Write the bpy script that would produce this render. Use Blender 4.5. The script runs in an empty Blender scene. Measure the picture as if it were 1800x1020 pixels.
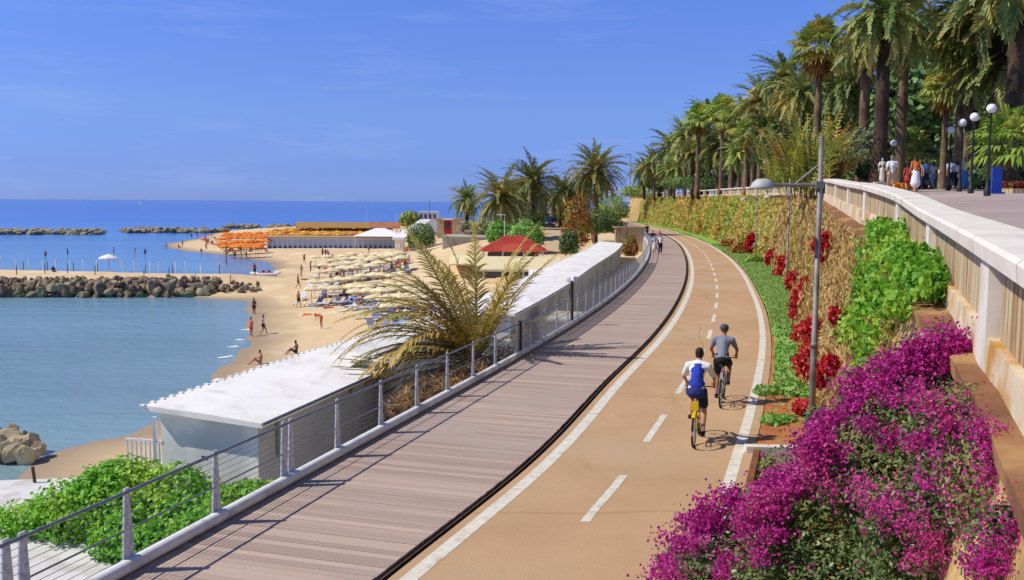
import bpy, math, random
import numpy as np
from mathutils import Vector, Matrix, Euler

# ------------------------------------------------------------------ camera, world, sun
SC = bpy.context.scene
COL = SC.collection
F = 1650.0                                   # focal length in pixels of an 1800 wide frame
PITCH = math.atan(154.6 / F)
ROLL = math.radians(0.37)
CAMZ = 4.8
cam_d = bpy.data.cameras.new('camera'); cam = bpy.data.objects.new('camera', cam_d); COL.objects.link(cam)
cam_d.sensor_width = 36.0; cam_d.lens = 36.0 * F / 1800.0
cam_d.clip_start = 0.1; cam_d.clip_end = 60000
ROTM = Matrix.Rotation(math.pi / 2 - PITCH, 3, 'X') @ Matrix.Rotation(ROLL, 3, 'Z')
cam.matrix_world = Matrix.Translation((0, 0, CAMZ)) @ ROTM.to_4x4()
SC.camera = cam

SUN_EL = math.radians(48); SUN_AZ = math.radians(-97)      # azimuth from +Y towards +X
world = bpy.data.worlds.new('World'); SC.world = world; world.use_nodes = True
wn = world.node_tree.nodes; wl = world.node_tree.links
bg = wn['Background']
sky = wn.new('ShaderNodeTexSky'); sky.sky_type = 'NISHITA'; sky.sun_disc = False
sky.sun_elevation = SUN_EL; sky.sun_rotation = SUN_AZ
sky.air_density = 0.7; sky.dust_density = 0.15; sky.ozone_density = 5.0; sky.altitude = 0
hs = wn.new('ShaderNodeHueSaturation'); hs.inputs['Saturation'].default_value = 1.1
tint = wn.new('ShaderNodeMix'); tint.data_type = 'RGBA'; tint.blend_type = 'MULTIPLY'
tint.inputs[0].default_value = 1.0
tc = wn.new('ShaderNodeTexCoord'); sz = wn.new('ShaderNodeSeparateXYZ'); rampn = wn.new('ShaderNodeValToRGB'); el_ = rampn.color_ramp.elements
wl.new(tc.outputs['Generated'], sz.inputs[0]); wl.new(sz.outputs['Z'], rampn.inputs[0]); wl.new(rampn.outputs[0], tint.inputs[7])
el_[0].position = 0; el_[0].color = (.25, .33, .74, 1); el_[1].position = 1; el_[1].color = (.75, .78, .95, 1)
for p_, c_ in ((.033, (.31, .355, .70)), (.094, (.54, .53, .76)), (.205, (.74, .70, 1.0)), (.4, (.80, .80, 1.0))):
    e_ = el_.new(p_); e_.color = (*c_, 1)
wl.new(sky.outputs[0], hs.inputs['Color']); wl.new(hs.outputs[0], tint.inputs[6])
# thin fair-weather cloud low over the sea
cm_ = wn.new('ShaderNodeMapping'); cm_.inputs['Scale'].default_value = (2.2, 2.2, 16); wl.new(tc.outputs['Generated'], cm_.inputs[0])
cn_ = wn.new('ShaderNodeTexNoise'); cn_.inputs['Scale'].default_value = 2.6; cn_.inputs['Detail'].default_value = 7; cn_.inputs['Roughness'].default_value = .6; wl.new(cm_.outputs[0], cn_.inputs['Vector'])
cr_ = wn.new('ShaderNodeMapRange'); cr_.inputs[1].default_value = .52; cr_.inputs[2].default_value = .85; cr_.inputs[4].default_value = .20; wl.new(cn_.outputs['Fac'], cr_.inputs[0])
cx_ = wn.new('ShaderNodeMix'); cx_.data_type = 'RGBA'; cx_.inputs[7].default_value = (3.6, 4.0, 5.3, 1); wl.new(cr_.outputs[0], cx_.inputs[0]); wl.new(tint.outputs[2], cx_.inputs[6])
wl.new(cx_.outputs[2], bg.inputs['Color'])
bg.inputs['Strength'].default_value = 0.15

sun_d = bpy.data.lights.new('sun', 'SUN'); sun_d.energy = 4.0; sun_d.angle = math.radians(0.5); sun_d.color = (1.0, 0.94, 0.85)
sun = bpy.data.objects.new('sun', sun_d); COL.objects.link(sun)
sdir = Vector((math.sin(SUN_AZ) * math.cos(SUN_EL), math.cos(SUN_AZ) * math.cos(SUN_EL), math.sin(SUN_EL)))
sun.rotation_euler = sdir.to_track_quat('Z', 'Y').to_euler(); sun.location = (0, 0, 40)

SC.view_settings.view_transform = 'Standard'; SC.view_settings.look = 'None'
SC.view_settings.exposure = 0.2; SC.view_settings.gamma = 1.0
SC.cycles.max_bounces = 6; SC.cycles.transparent_max_bounces = 6

rnd = random.Random(7)
rng = np.random.default_rng(11)
PI = math.pi

# ------------------------------------------------------------------ photo geometry helpers
RN = np.array(ROTM)
def ray(px, py): return RN @ np.array([(px - 900) / F, -(py - 510) / F, -1.0])
def onz(px, py, z=0.0):
    d = ray(px, py); return np.array([0, 0, CAMZ]) + d * ((z - CAMZ) / d[2])
def atd(px, py, Y):
    d = ray(px, py); return np.array([0, 0, CAMZ]) + d * (Y / d[1])
def proj(P):
    q = (np.asarray(P, float) - [0, 0, CAMZ]) @ RN
    return np.stack([900 + F * q[..., 0] / -q[..., 2], 510 - F * q[..., 1] / -q[..., 2]], -1)
def pchip(pts):
    p = np.array(pts, float); x, y = p[:, 0], p[:, 1]
    h = np.diff(x); d = np.diff(y) / h; m = np.zeros(len(x)); m[0] = d[0]; m[-1] = d[-1]
    for i in range(1, len(x) - 1):
        m[i] = 0 if d[i-1] * d[i] <= 0 else (h[i-1] + h[i]) / (h[i] / d[i-1] + h[i-1] / d[i])
    def f(t):
        t = np.asarray(t, float); i = np.clip(np.searchsorted(x, t) - 1, 0, len(x) - 2)
        u = (t - x[i]) / h[i]
        out = ((2*u**3 - 3*u**2 + 1) * y[i] + (u**3 - 2*u**2 + u) * h[i] * m[i] + (-2*u**3 + 3*u**2) * y[i+1] + (u**3 - u**2) * h[i] * m[i+1])
        out = np.where(t < x[0], y[0] + (t - x[0]) * m[0], out)
        return np.where(t > x[-1], y[-1] + (t - x[-1]) * m[-1], out)
    return f
def inpoly(P, poly):
    x, y = P[..., 0], P[..., 1]; c = np.zeros(x.shape, bool); n = len(poly)
    for i in range(n):
        x1, y1 = poly[i]; x2, y2 = poly[(i + 1) % n]
        if y1 == y2: continue
        c ^= ((y1 > y) != (y2 > y)) & (x < (x2 - x1) * (y - y1) / (y2 - y1) + x1)
    return c

# plan curves, X as a function of Y (metres)
KX = pchip([(12.06, -4.88), (19.52, -2.62), (29.08, .25), (43.06, 4.0), (68.3, 9.4), (88.3, 12.8), (112, 16.1), (155.8, 20.6), (193, 22.8), (260, 24.5)])
DX = pchip([(11.58, -1.75), (16.94, .2), (25.03, 2.5), (32.8, 4.78), (51.9, 9.4), (64.7, 12.0), (88.7, 16.2), (114, 19.9), (160, 24.3), (200, 26.5), (260, 27.5)])
RX = pchip([(15.2, 3.57), (21.6, 5.6), (32.6, 8.8), (40.15, 10.7), (52.15, 13.35), (67.8, 16.5), (91.2, 20.4), (118, 23.9), (145.7, 26.4), (177.5, 28.4), (260, 30.0)])
BX = pchip([(2, 1.0), (6.5, 2.7), (13, 4.9), (23, 7.6), (28.1, 9.1), (39, 12.2), (52, 15.8), (77, 20.9), (108, 24.9), (139, 28), (175, 30.5), (215, 31.6), (260, 31.5)])
TX = pchip([(2.2, 1.7), (7, 3.56), (14.5, 5.95), (22, 8.3), (34, 11.7), (46, 15.1), (62, 19.2), (83, 23.3), (139, 29.4), (180, 32), (215, 33), (260, 32.5)])
TZ = pchip([(2.2, 3.3), (7, 3.45), (14.5, 3.65), (22, 3.95), (34, 4.35), (46, 4.8), (62, 5.35), (83, 5.5), (139, 5.8), (180, 5.95), (260, 6.3)])
LX = pchip([(2.5, 2.0), (7.5, 3.85), (14.5, 6.43), (22, 8.9), (28, 10.45), (34.5, 12.3), (47, 15.7), (62, 19.8), (83, 23.9), (139, 30), (180, 32.6), (215, 33.6), (260, 33.1)])
FZ = pchip([(2.5, 3.45), (7.5, 3.6), (14.5, 3.78), (22, 4.15), (28, 4.45), (34.5, 4.65), (47, 5.1), (62, 5.45), (83, 5.6), (139, 5.95), (180, 6.1), (260, 6.4)])
SEA = -6.6

# ------------------------------------------------------------------ materials
def lin(c):
    if isinstance(c, str):
        c = [int(c[i:i+2], 16) / 255 for i in (0, 2, 4)]
        return tuple(v / 12.92 if v <= .04045 else ((v + .055) / 1.055) ** 2.4 for v in c)
    return tuple(c)
MATS = {}
def mat(name, c1, c2=None, scale=3.0, rough=.7, spec=.3, bump=0.0, bscale=None, c3=None, s3=.4, stretch=(1, 1, 1), rand=0.0, trans=0.0, metal=0.0, coord='pos', island=False, t3=(.5, .62), objrand=0.0, detail=5):
    """Noise mixes c1 into c2; a second, larger noise lays patches of c3; rand varies each leaf (mesh island)."""
    m = bpy.data.materials.new(name); m.use_nodes = True; MATS[name] = m
    n, l = m.node_tree.nodes, m.node_tree.links
    b = n['Principled BSDF']; b.inputs['Roughness'].default_value = rough
    b.inputs['Specular IOR Level'].default_value = spec; b.inputs['Metallic'].default_value = metal
    c1 = lin(c1); c2 = lin(c2) if c2 else c1
    if coord == 'pos':
        g = n.new('ShaderNodeNewGeometry'); src = g.outputs['Position']
    else:
        g = n.new('ShaderNodeTexCoord'); src = g.outputs['Object' if coord == 'obj' else 'UV']
    mp = n.new('ShaderNodeMapping'); mp.inputs['Scale'].default_value = stretch; l.new(src, mp.inputs[0])
    nz = n.new('ShaderNodeTexNoise'); nz.inputs['Scale'].default_value = scale; nz.inputs['Detail'].default_value = detail; nz.inputs['Roughness'].default_value = .65
    l.new(mp.outputs[0], nz.inputs['Vector'])
    rp = n.new('ShaderNodeMapRange'); rp.inputs[1].default_value = .32; rp.inputs[2].default_value = .68
    fac = nz.outputs['Fac']
    if island:
        gg = n.new('ShaderNodeNewGeometry'); fac = gg.outputs['Random Per Island']; rp.inputs[1].default_value = 0; rp.inputs[2].default_value = 1
    l.new(fac, rp.inputs[0])
    mx = n.new('ShaderNodeMix'); mx.data_type = 'RGBA'; mx.inputs[6].default_value = (*c1, 1); mx.inputs[7].default_value = (*c2, 1)
    l.new(rp.outputs[0], mx.inputs[0]); col = mx.outputs[2]
    if c3:
        n3 = n.new('ShaderNodeTexNoise'); n3.inputs['Scale'].default_value = s3; n3.inputs['Detail'].default_value = 4; l.new(mp.outputs[0], n3.inputs['Vector'])
        r3 = n.new('ShaderNodeMapRange'); r3.inputs[1].default_value = t3[0]; r3.inputs[2].default_value = t3[1]; l.new(n3.outputs['Fac'], r3.inputs[0])
        m3 = n.new('ShaderNodeMix'); m3.data_type = 'RGBA'; m3.inputs[7].default_value = (*lin(c3), 1)
        l.new(r3.outputs[0], m3.inputs[0]); l.new(col, m3.inputs[6]); col = m3.outputs[2]
    if objrand:
        oi = n.new('ShaderNodeObjectInfo'); hsv = n.new('ShaderNodeHueSaturation')
        ra = n.new('ShaderNodeMapRange'); ra.inputs[3].default_value = 1 - objrand; ra.inputs[4].default_value = 1 + objrand
        rh = n.new('ShaderNodeMapRange'); rh.inputs[3].default_value = .5 - objrand * .08; rh.inputs[4].default_value = .5 + objrand * .08
        l.new(oi.outputs['Random'], ra.inputs[0]); l.new(oi.outputs['Random'], rh.inputs[0])
        l.new(ra.outputs[0], hsv.inputs['Value']); l.new(rh.outputs[0], hsv.inputs['Hue'])
        l.new(col, hsv.inputs['Color']); col = hsv.outputs[0]
    l.new(col, b.inputs['Base Color'])
    if bump:
        nb = n.new('ShaderNodeTexNoise'); nb.inputs['Scale'].default_value = bscale or scale * 4; nb.inputs['Detail'].default_value = 4
        l.new(mp.outputs[0], nb.inputs['Vector'])
        bp = n.new('ShaderNodeBump'); bp.inputs['Strength'].default_value = bump; bp.inputs['Distance'].default_value = .05
        l.new(nb.outputs['Fac'], bp.inputs['Height']); l.new(bp.outputs[0], b.inputs['Normal'])
    if trans:
        tr = n.new('ShaderNodeBsdfTranslucent'); l.new(col, tr.inputs['Color'])
        ms = n.new('ShaderNodeMixShader'); ms.inputs[0].default_value = trans
        l.new(b.outputs[0], ms.inputs[1]); l.new(tr.outputs[0], ms.inputs[2]); l.new(ms.outputs[0], n['Material Output'].inputs['Surface'])
    return m
def overlay(m, col, scale, lo, hi, stretch=(1, 1, 1), amt=1.0, voro=False, coord='Position'):
    # lays stains, cracks or streaks of another colour over a material
    n, l = m.node_tree.nodes, m.node_tree.links; b = n['Principled BSDF']; old = b.inputs['Base Color'].links[0].from_socket
    g = n.new('ShaderNodeNewGeometry'); mp = n.new('ShaderNodeMapping'); mp.inputs['Scale'].default_value = stretch; l.new(g.outputs[coord], mp.inputs[0])
    if voro:
        dn = n.new('ShaderNodeTexNoise'); dn.inputs['Scale'].default_value = scale * 3; ad = n.new('ShaderNodeMix'); ad.data_type = 'RGBA'; ad.blend_type = 'ADD'; ad.inputs[0].default_value = .5
        l.new(mp.outputs[0], dn.inputs['Vector']); l.new(mp.outputs[0], ad.inputs[6]); l.new(dn.outputs['Color'], ad.inputs[7])
        t = n.new('ShaderNodeTexVoronoi'); t.feature = 'DISTANCE_TO_EDGE'; t.inputs['Scale'].default_value = scale; l.new(ad.outputs[2], t.inputs['Vector']); f = t.outputs['Distance']
    else:
        t = n.new('ShaderNodeTexNoise'); t.inputs['Scale'].default_value = scale; t.inputs['Detail'].default_value = 8; t.inputs['Roughness'].default_value = .7; l.new(mp.outputs[0], t.inputs['Vector']); f = t.outputs['Fac']
    r = n.new('ShaderNodeMapRange'); r.inputs[1].default_value = lo; r.inputs[2].default_value = hi; r.inputs[3].default_value = amt if voro else 0; r.inputs[4].default_value = 0 if voro else amt; l.new(f, r.inputs[0])
    x = n.new('ShaderNodeMix'); x.data_type = 'RGBA'; x.inputs[7].default_value = (*lin(col), 1); l.new(r.outputs[0], x.inputs[0]); l.new(old, x.inputs[6]); l.new(x.outputs[2], b.inputs['Base Color']); return m
def leafmat(name, c1, c2, c3=None, trans=.3, objrand=.0, s3=.6, rough=.5, t3=(.5, .62)):
    return mat(name, c1, c2, island=True, trans=trans, rough=rough, spec=.35, c3=c3, s3=s3, objrand=objrand, t3=t3)

M_ = MATS

# ------------------------------------------------------------------ mesh helpers
def mesh_from(name, V, Q=None, T=None, mats=(), smooth=False, uv=None, midx=None):
    """V n x 3; Q quads m x 4 and / or T triangles k x 3."""
    V = np.asarray(V, np.float32); Q = np.zeros((0, 4), int) if Q is None or len(Q) == 0 else np.asarray(Q, int)
    T = np.zeros((0, 3), int) if T is None or len(T) == 0 else np.asarray(T, int)
    me = bpy.data.meshes.new(name)
    me.vertices.add(len(V)); me.vertices.foreach_set('co', V.ravel())
    lv = np.concatenate([Q.ravel(), T.ravel()]).astype(np.int32)
    me.loops.add(len(lv)); me.loops.foreach_set('vertex_index', lv)
    st = np.concatenate([np.arange(len(Q)) * 4, len(Q) * 4 + np.arange(len(T)) * 3]).astype(np.int32)
    me.polygons.add(len(st)); me.polygons.foreach_set('loop_start', st)
    me.polygons.foreach_set('use_smooth', np.full(len(st), bool(smooth)))
    if midx is not None: me.polygons.foreach_set('material_index', np.asarray(midx, np.int32))
    for m in mats: me.materials.append(m)
    if uv is not None:
        u = me.uv_layers.new(name='UVMap'); u.data.foreach_set('uv', np.asarray(uv, np.float32)[lv].ravel())
    me.update(calc_edges=True); me.validate()
    return me
def put(name, me, parent=None, loc=(0, 0, 0), rot=(0, 0, 0), scale=(1, 1, 1)):
    o = bpy.data.objects.new(name, me); COL.objects.link(o)
    if parent is not None: o.parent = parent
    o.location = loc; o.rotation_euler = rot
    o.scale = scale if hasattr(scale, '__len__') else (scale,) * 3
    return o
def tag(o, label=None, cat=None, group=None, kind=None):
    if label: o['label'] = label
    if cat: o['category'] = cat
    if group: o['group'] = group
    if kind: o['kind'] = kind
    return o
def thing(name, label, cat, loc=(0, 0, 0), rz=0, group=None):
    o = bpy.data.objects.new(name, None); COL.objects.link(o); o.empty_display_size = .2
    o.location = tuple(float(v) for v in loc); o.rotation_euler = (0, 0, rz)
    return tag(o, label, cat, group)

class MB:
    """Collects boxes, tubes and lofts; build() links them as one mesh object."""
    def __init__(s): s.V = []; s.Q = []; s.T = []; s.n = 0; s.UV = []
    def add(s, V, Q=(), T=(), uv=None):
        V = np.asarray(V, float)
        if len(Q): s.Q.append(np.asarray(Q, int) + s.n)
        if len(T): s.T.append(np.asarray(T, int) + s.n)
        s.V.append(V); s.UV.append(np.zeros((len(V), 2)) if uv is None else np.asarray(uv, float)); s.n += len(V); return s
    def box(s, c, size, rz=0, top=1.0, rx=0, ry=0):
        h = np.array(size) / 2.0
        V = np.array([[-1, -1, -1], [1, -1, -1], [1, 1, -1], [-1, 1, -1], [-1, -1, 1], [1, -1, 1], [1, 1, 1], [-1, 1, 1]], float)
        V[4:, :2] *= top; V = V * h
        if rz or rx or ry: V = V @ np.array(Euler((rx, ry, rz)).to_matrix()).T
        return s.add(V + np.array(c), [[3, 2, 1, 0], [4, 5, 6, 7], [0, 1, 5, 4], [1, 2, 6, 5], [2, 3, 7, 6], [3, 0, 4, 7]])
    def tube(s, pts, r, n=8, cap=True):
        P = np.array(pts, float); k = len(P); r = np.broadcast_to(np.asarray(r, float), (k,))
        t = np.gradient(P, axis=0); t /= np.linalg.norm(t, axis=1)[:, None] + 1e-9
        ref = np.array([0, 0, 1.]) if abs(t[:, 2]).mean() < .9 else np.array([1., 0, 0])
        a = np.cross(t, ref); a /= np.linalg.norm(a, axis=1)[:, None] + 1e-9; b = np.cross(t, a)
        th = np.arange(n) * 2 * PI / n
        V = P[:, None] + r[:, None, None] * (np.cos(th)[None, :, None] * a[:, None] + np.sin(th)[None, :, None] * b[:, None])
        i = np.arange(k - 1)[:, None] * n; j = np.arange(n)[None]
        Q = np.stack([i + j, i + (j + 1) % n, i + n + (j + 1) % n, i + n + j], -1).reshape(-1, 4)
        V = V.reshape(-1, 3); T = []
        if cap:
            V = np.vstack([V, P[0], P[-1]]); m = k * n
            T = [[m, (q + 1) % n, q] for q in range(n)] + [[m + 1, m - n + q, m - n + (q + 1) % n] for q in range(n)]
        return s.add(V, Q, T)
    def lathe(s, prof, c=(0, 0, 0), n=12):
        P = np.array(prof, float); k = len(P); th = np.arange(n) * 2 * PI / n
        V = np.stack([P[:, 0][:, None] * np.cos(th), P[:, 0][:, None] * np.sin(th), np.repeat(P[:, 1][:, None], n, 1)], -1).reshape(-1, 3) + np.array(c)
        i = np.arange(k - 1)[:, None] * n; j = np.arange(n)[None]
        return s.add(V, np.stack([i + j, i + (j + 1) % n, i + n + (j + 1) % n, i + n + j], -1).reshape(-1, 4))
    def ball(s, c, r, n=10, m=7):
        r = np.broadcast_to(np.array(r, float), (3,)); ph = np.linspace(-PI / 2, PI / 2, m)
        k = s.n; s.lathe([(math.cos(p), math.sin(p)) for p in ph], (0, 0, 0), n); s.V[-1] = s.V[-1] * r + np.array(c); return s
    def grid(s, G, flip=False):
        G = np.asarray(G, float); a, b = G.shape[:2]
        i = np.arange(a - 1)[:, None] * b; j = np.arange(b - 1)[None]
        Q = np.stack([i + j, i + j + 1, i + b + j + 1, i + b + j], -1).reshape(-1, 4)
        return s.add(G.reshape(-1, 3), Q[:, ::-1] if flip else Q)
    def prism(s, poly, z0, z1):
        P = np.array(poly, float); n = len(P); A = np.c_[P, np.full(n, z0)]; B = np.c_[P, np.full(n, z1)]
        s.add(np.vstack([A, B]), [[q, (q + 1) % n, n + (q + 1) % n, n + q] for q in range(n)])
        cen = P.mean(0); k = 2 * n
        return s.add(np.vstack([A, B, [[*cen, z0], [*cen, z1]]]), (), [[k, (q + 1) % n, q] for q in range(n)] + [[k + 1, n + q, n + (q + 1) % n] for q in range(n)])
    def mesh(s, name, m, smooth=False, off=None):
        V = np.vstack(s.V)
        if off is not None: V = V - np.array(off)
        return mesh_from(name, V, np.vstack(s.Q) if s.Q else None, np.vstack(s.T) if s.T else None, [m] if m else [], smooth, np.vstack(s.UV))
    def build(s, name, m, parent=None, smooth=False, world=True):
        off = np.array(parent.location) if (parent is not None and world) else None
        return put(name, s.mesh(name, m, smooth, off), parent)

def unit(v): v = np.asarray(v, float); return v / (np.linalg.norm(v, axis=-1, keepdims=True) + 1e-9)
def cards(P, U, N, L, W):
    """diamond leaves: centres P, long axis U, normals N, lengths L, widths W -> V, Q"""
    U = unit(U); S = unit(np.cross(N, U)); L = np.broadcast_to(L, len(P))[:, None]; W = np.broadcast_to(W, len(P))[:, None]
    V = np.stack([P - U * L / 2, P + S * W / 2 - U * L * .05, P + U * L / 2, P - S * W / 2 - U * L * .05], 1).reshape(-1, 3)
    return V, np.arange(len(P) * 4).reshape(-1, 4)
def rdir(n): return unit(rng.normal(size=(n, 3)))
def leaf_cloud(lumps, n, L, W, shell=(.75, 1.08), up=.25, rough=.8):
    """leaves spread through ellipsoid lumps (cx,cy,cz,rx,ry,rz); returns V, Q, P"""
    lp = np.array(lumps, float); a = lp[:, 3] * lp[:, 4] + lp[:, 4] * lp[:, 5] + lp[:, 3] * lp[:, 5]
    k = rng.choice(len(lp), n, p=a / a.sum()); d = rdir(n)
    r = rng.uniform(shell[0], shell[1], n) ** .7
    bumpy = 1 + .10 * np.sin(d[:, 0] * 7 + k) * np.sin(d[:, 1] * 8 + 2 * k) + .08 * np.sin(d[:, 2] * 13 + k * 3)
    P = lp[k, :3] + d * lp[k, 3:] * (r * bumpy)[:, None]
    N = unit(d + rough * rdir(n) + np.array([0, 0, up])); U = np.cross(N, rdir(n))
    sc = rng.uniform(.7, 1.3, n)
    V, Q = cards(P, U, N, L * sc, W * sc)
    return V, Q, P

def fbm(x, y, seed=0):
    v = 0
    for o, (f, a) in enumerate([(1, 1), (2.1, .5), (4.3, .25), (8.9, .12)]):
        v = v + a * np.sin(x * f + seed + 1.7 * o + 1.3 * np.sin(y * f * 1.1 + o)) * np.sin(y * f * .9 + seed * 2 + 1.3 * np.sin(x * f * .8 + o * 2))
    return v
# ------------------------------------------------------------------ setting: sea, beach, terraces, paths
def sea_mat():
    m = bpy.data.materials.new('sea_water'); m.use_nodes = True; n, l = m.node_tree.nodes, m.node_tree.links
    b = n['Principled BSDF']; b.inputs['Roughness'].default_value = .16; b.inputs['Specular IOR Level'].default_value = .45
    g = n.new('ShaderNodeNewGeometry'); sp = n.new('ShaderNodeSeparateXYZ'); l.new(g.outputs['Position'], sp.inputs[0])
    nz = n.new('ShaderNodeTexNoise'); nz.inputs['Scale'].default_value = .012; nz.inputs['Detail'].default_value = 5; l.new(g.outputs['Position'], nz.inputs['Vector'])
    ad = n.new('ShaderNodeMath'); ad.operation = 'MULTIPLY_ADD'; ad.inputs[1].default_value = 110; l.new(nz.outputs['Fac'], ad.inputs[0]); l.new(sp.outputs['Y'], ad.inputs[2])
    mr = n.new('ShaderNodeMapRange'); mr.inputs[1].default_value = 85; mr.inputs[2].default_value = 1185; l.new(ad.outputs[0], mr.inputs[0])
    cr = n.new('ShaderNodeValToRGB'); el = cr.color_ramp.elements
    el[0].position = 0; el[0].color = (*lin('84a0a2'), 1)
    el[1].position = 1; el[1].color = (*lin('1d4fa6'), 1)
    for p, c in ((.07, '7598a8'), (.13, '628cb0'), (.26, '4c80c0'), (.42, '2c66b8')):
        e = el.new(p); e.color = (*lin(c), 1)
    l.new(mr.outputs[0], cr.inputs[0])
    # long wind streaks of slightly different water
    mp = n.new('ShaderNodeMapping'); mp.inputs['Scale'].default_value = (.004, .03, 1); l.new(g.outputs['Position'], mp.inputs[0])
    n2 = n.new('ShaderNodeTexNoise'); n2.inputs['Scale'].default_value = 1; n2.inputs['Detail'].default_value = 6; l.new(mp.outputs[0], n2.inputs['Vector'])
    r2 = n.new('ShaderNodeMapRange'); r2.inputs[1].default_value = .3; r2.inputs[2].default_value = .7; r2.inputs[3].default_value = .85; r2.inputs[4].default_value = 1.15; l.new(n2.outputs['Fac'], r2.inputs[0])
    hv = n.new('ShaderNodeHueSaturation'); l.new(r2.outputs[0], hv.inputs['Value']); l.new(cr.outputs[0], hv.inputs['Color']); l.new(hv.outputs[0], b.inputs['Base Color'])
    m3 = n.new('ShaderNodeMapping'); m3.inputs['Scale'].default_value = (.55, 1.1, 1); l.new(g.outputs['Position'], m3.inputs[0])
    n3 = n.new('ShaderNodeTexNoise'); n3.inputs['Scale'].default_value = .9; n3.inputs['Detail'].default_value = 6; n3.inputs['Roughness'].default_value = .7; l.new(m3.outputs[0], n3.inputs['Vector'])
    bp = n.new('ShaderNodeBump'); bp.inputs['Strength'].default_value = .55; bp.inputs['Distance'].default_value = .35
    l.new(n3.outputs['Fac'], bp.inputs['Height']); l.new(bp.outputs[0], b.inputs['Normal'])
    m5 = n.new('ShaderNodeMapping'); m5.inputs['Scale'].default_value = (.10, .34, 1); l.new(g.outputs['Position'], m5.inputs[0])
    n5 = n.new('ShaderNodeTexNoise'); n5.inputs['Scale'].default_value = 1; n5.inputs['Detail'].default_value = 5; n5.inputs['Roughness'].default_value = .6; l.new(m5.outputs[0], n5.inputs['Vector'])
    b5 = n.new('ShaderNodeBump'); b5.inputs['Strength'].default_value = .5; b5.inputs['Distance'].default_value = .9; l.new(n5.outputs['Fac'], b5.inputs['Height']); l.new(b5.outputs[0], bp.inputs['Normal'])
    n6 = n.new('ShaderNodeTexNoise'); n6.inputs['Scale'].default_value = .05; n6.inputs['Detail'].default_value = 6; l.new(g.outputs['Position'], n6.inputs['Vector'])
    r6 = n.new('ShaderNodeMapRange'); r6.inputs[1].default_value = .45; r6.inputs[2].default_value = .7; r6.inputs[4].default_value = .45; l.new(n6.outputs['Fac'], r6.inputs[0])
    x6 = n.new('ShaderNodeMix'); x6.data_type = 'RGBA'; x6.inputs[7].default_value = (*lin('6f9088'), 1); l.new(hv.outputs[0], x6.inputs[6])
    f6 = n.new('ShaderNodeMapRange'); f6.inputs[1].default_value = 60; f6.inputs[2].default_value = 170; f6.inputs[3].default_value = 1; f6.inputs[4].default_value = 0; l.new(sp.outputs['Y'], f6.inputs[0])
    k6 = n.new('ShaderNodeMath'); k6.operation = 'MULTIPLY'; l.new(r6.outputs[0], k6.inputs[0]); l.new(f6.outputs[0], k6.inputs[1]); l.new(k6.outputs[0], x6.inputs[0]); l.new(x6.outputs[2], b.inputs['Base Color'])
    return m
def sand_mat():
    m = mat('sand', 'd8bd92', 'cbae82', scale=.25, rough=.95, spec=.1, bump=.35, bscale=3.5, c3='dcc49b', s3=.25)
    overlay(m, 'a98a60', 2.4, .60, .75, (1, 1, 1), .5); overlay(m, 'b8976a', .45, .58, .72, (1, .4, 1), .4)
    n, l = m.node_tree.nodes, m.node_tree.links; b = n['Principled BSDF']; old = b.inputs['Base Color'].links[0].from_socket
    g = n.new('ShaderNodeNewGeometry'); sp = n.new('ShaderNodeSeparateXYZ'); l.new(g.outputs['Position'], sp.inputs[0])
    r = n.new('ShaderNodeMapRange'); r.inputs[1].default_value = -6.56; r.inputs[2].default_value = -6.36; l.new(sp.outputs['Z'], r.inputs[0])
    mx = n.new('ShaderNodeMix'); mx.data_type = 'RGBA'; mx.inputs[6].default_value = (*lin('a08a70'), 1); l.new(r.outputs[0], mx.inputs[0]); l.new(old, mx.inputs[7]); l.new(mx.outputs[2], b.inputs['Base Color'])
    return m
mat('boards', 'bba491', 'a08b7b', island=True, rough=.85, spec=.2, bump=.25, bscale=30, c3='ab9789', s3=.35)
overlay(M_['boards'], '6f5d50', 1.3, .60, .80, (.3, 2.2, 1), .6)
mat('asphalt_tan', 'bd9b75', 'ad8c67', scale=.35, rough=.92, spec=.15, bump=.25, bscale=45, c3='b69a78', s3=.16)
overlay(M_['asphalt_tan'], 'a3834f', .9, .56, .74, (1, .16, 1), .8); overlay(M_['asphalt_tan'], '8a6c48', .12, .0, .006, (1, 1, 1), .45, voro=True)
overlay(M_['asphalt_tan'], '7d6243', 2.2, .64, .78, (1, .5, 1), .7)
overlay(M_['asphalt_tan'], 'd0b086', .5, .58, .75, (1.4, .3, 1), .4)
mat('line_paint', 'dcd6c6', 'c4b9a2', scale=5, rough=.8, c3='b39f7d', s3=2.5, t3=(.58, .75))
mat('dark_gap', '55483d', '3d332b', scale=3, rough=.9)
mat('soil', 'b5774c', '9a5c38', scale=1.4, rough=.95, spec=.1, bump=.6, bscale=9, c3='a5834d', s3=.9)
mat('lawn', '86ad4a', '74a040', scale=.8, rough=.95, spec=.1, c3='759a3e', s3=.5)
mat('paving', 'a9978f', '998780', scale=.5, rough=.9, spec=.2, c3='b09f96', s3=.12, stretch=(.25, 1, 1))
mat('white_paving', 'dedad2', 'c9c4bb', scale=.6, rough=.85, c3='bfb9ae', s3=1.5)
mat('concrete', 'b9b2a6', 'a39c90', scale=.8, rough=.9, bump=.2, c3='8d867a', s3=.4)
mat('foam', 'f2f2ee', 'dfe3e2', scale=3, rough=.8)
mat('gravel_path', 'c8ac86', 'b59973', scale=.8, rough=.95, bump=.2)
M_['sea'] = sea_mat(); sand_mat_ = sand_mat(); M_['sand'] = sand_mat_

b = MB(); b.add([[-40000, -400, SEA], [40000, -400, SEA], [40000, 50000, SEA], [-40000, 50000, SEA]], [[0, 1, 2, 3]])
tag(b.build('sea_water', M_['sea']), kind='structure')

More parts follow.
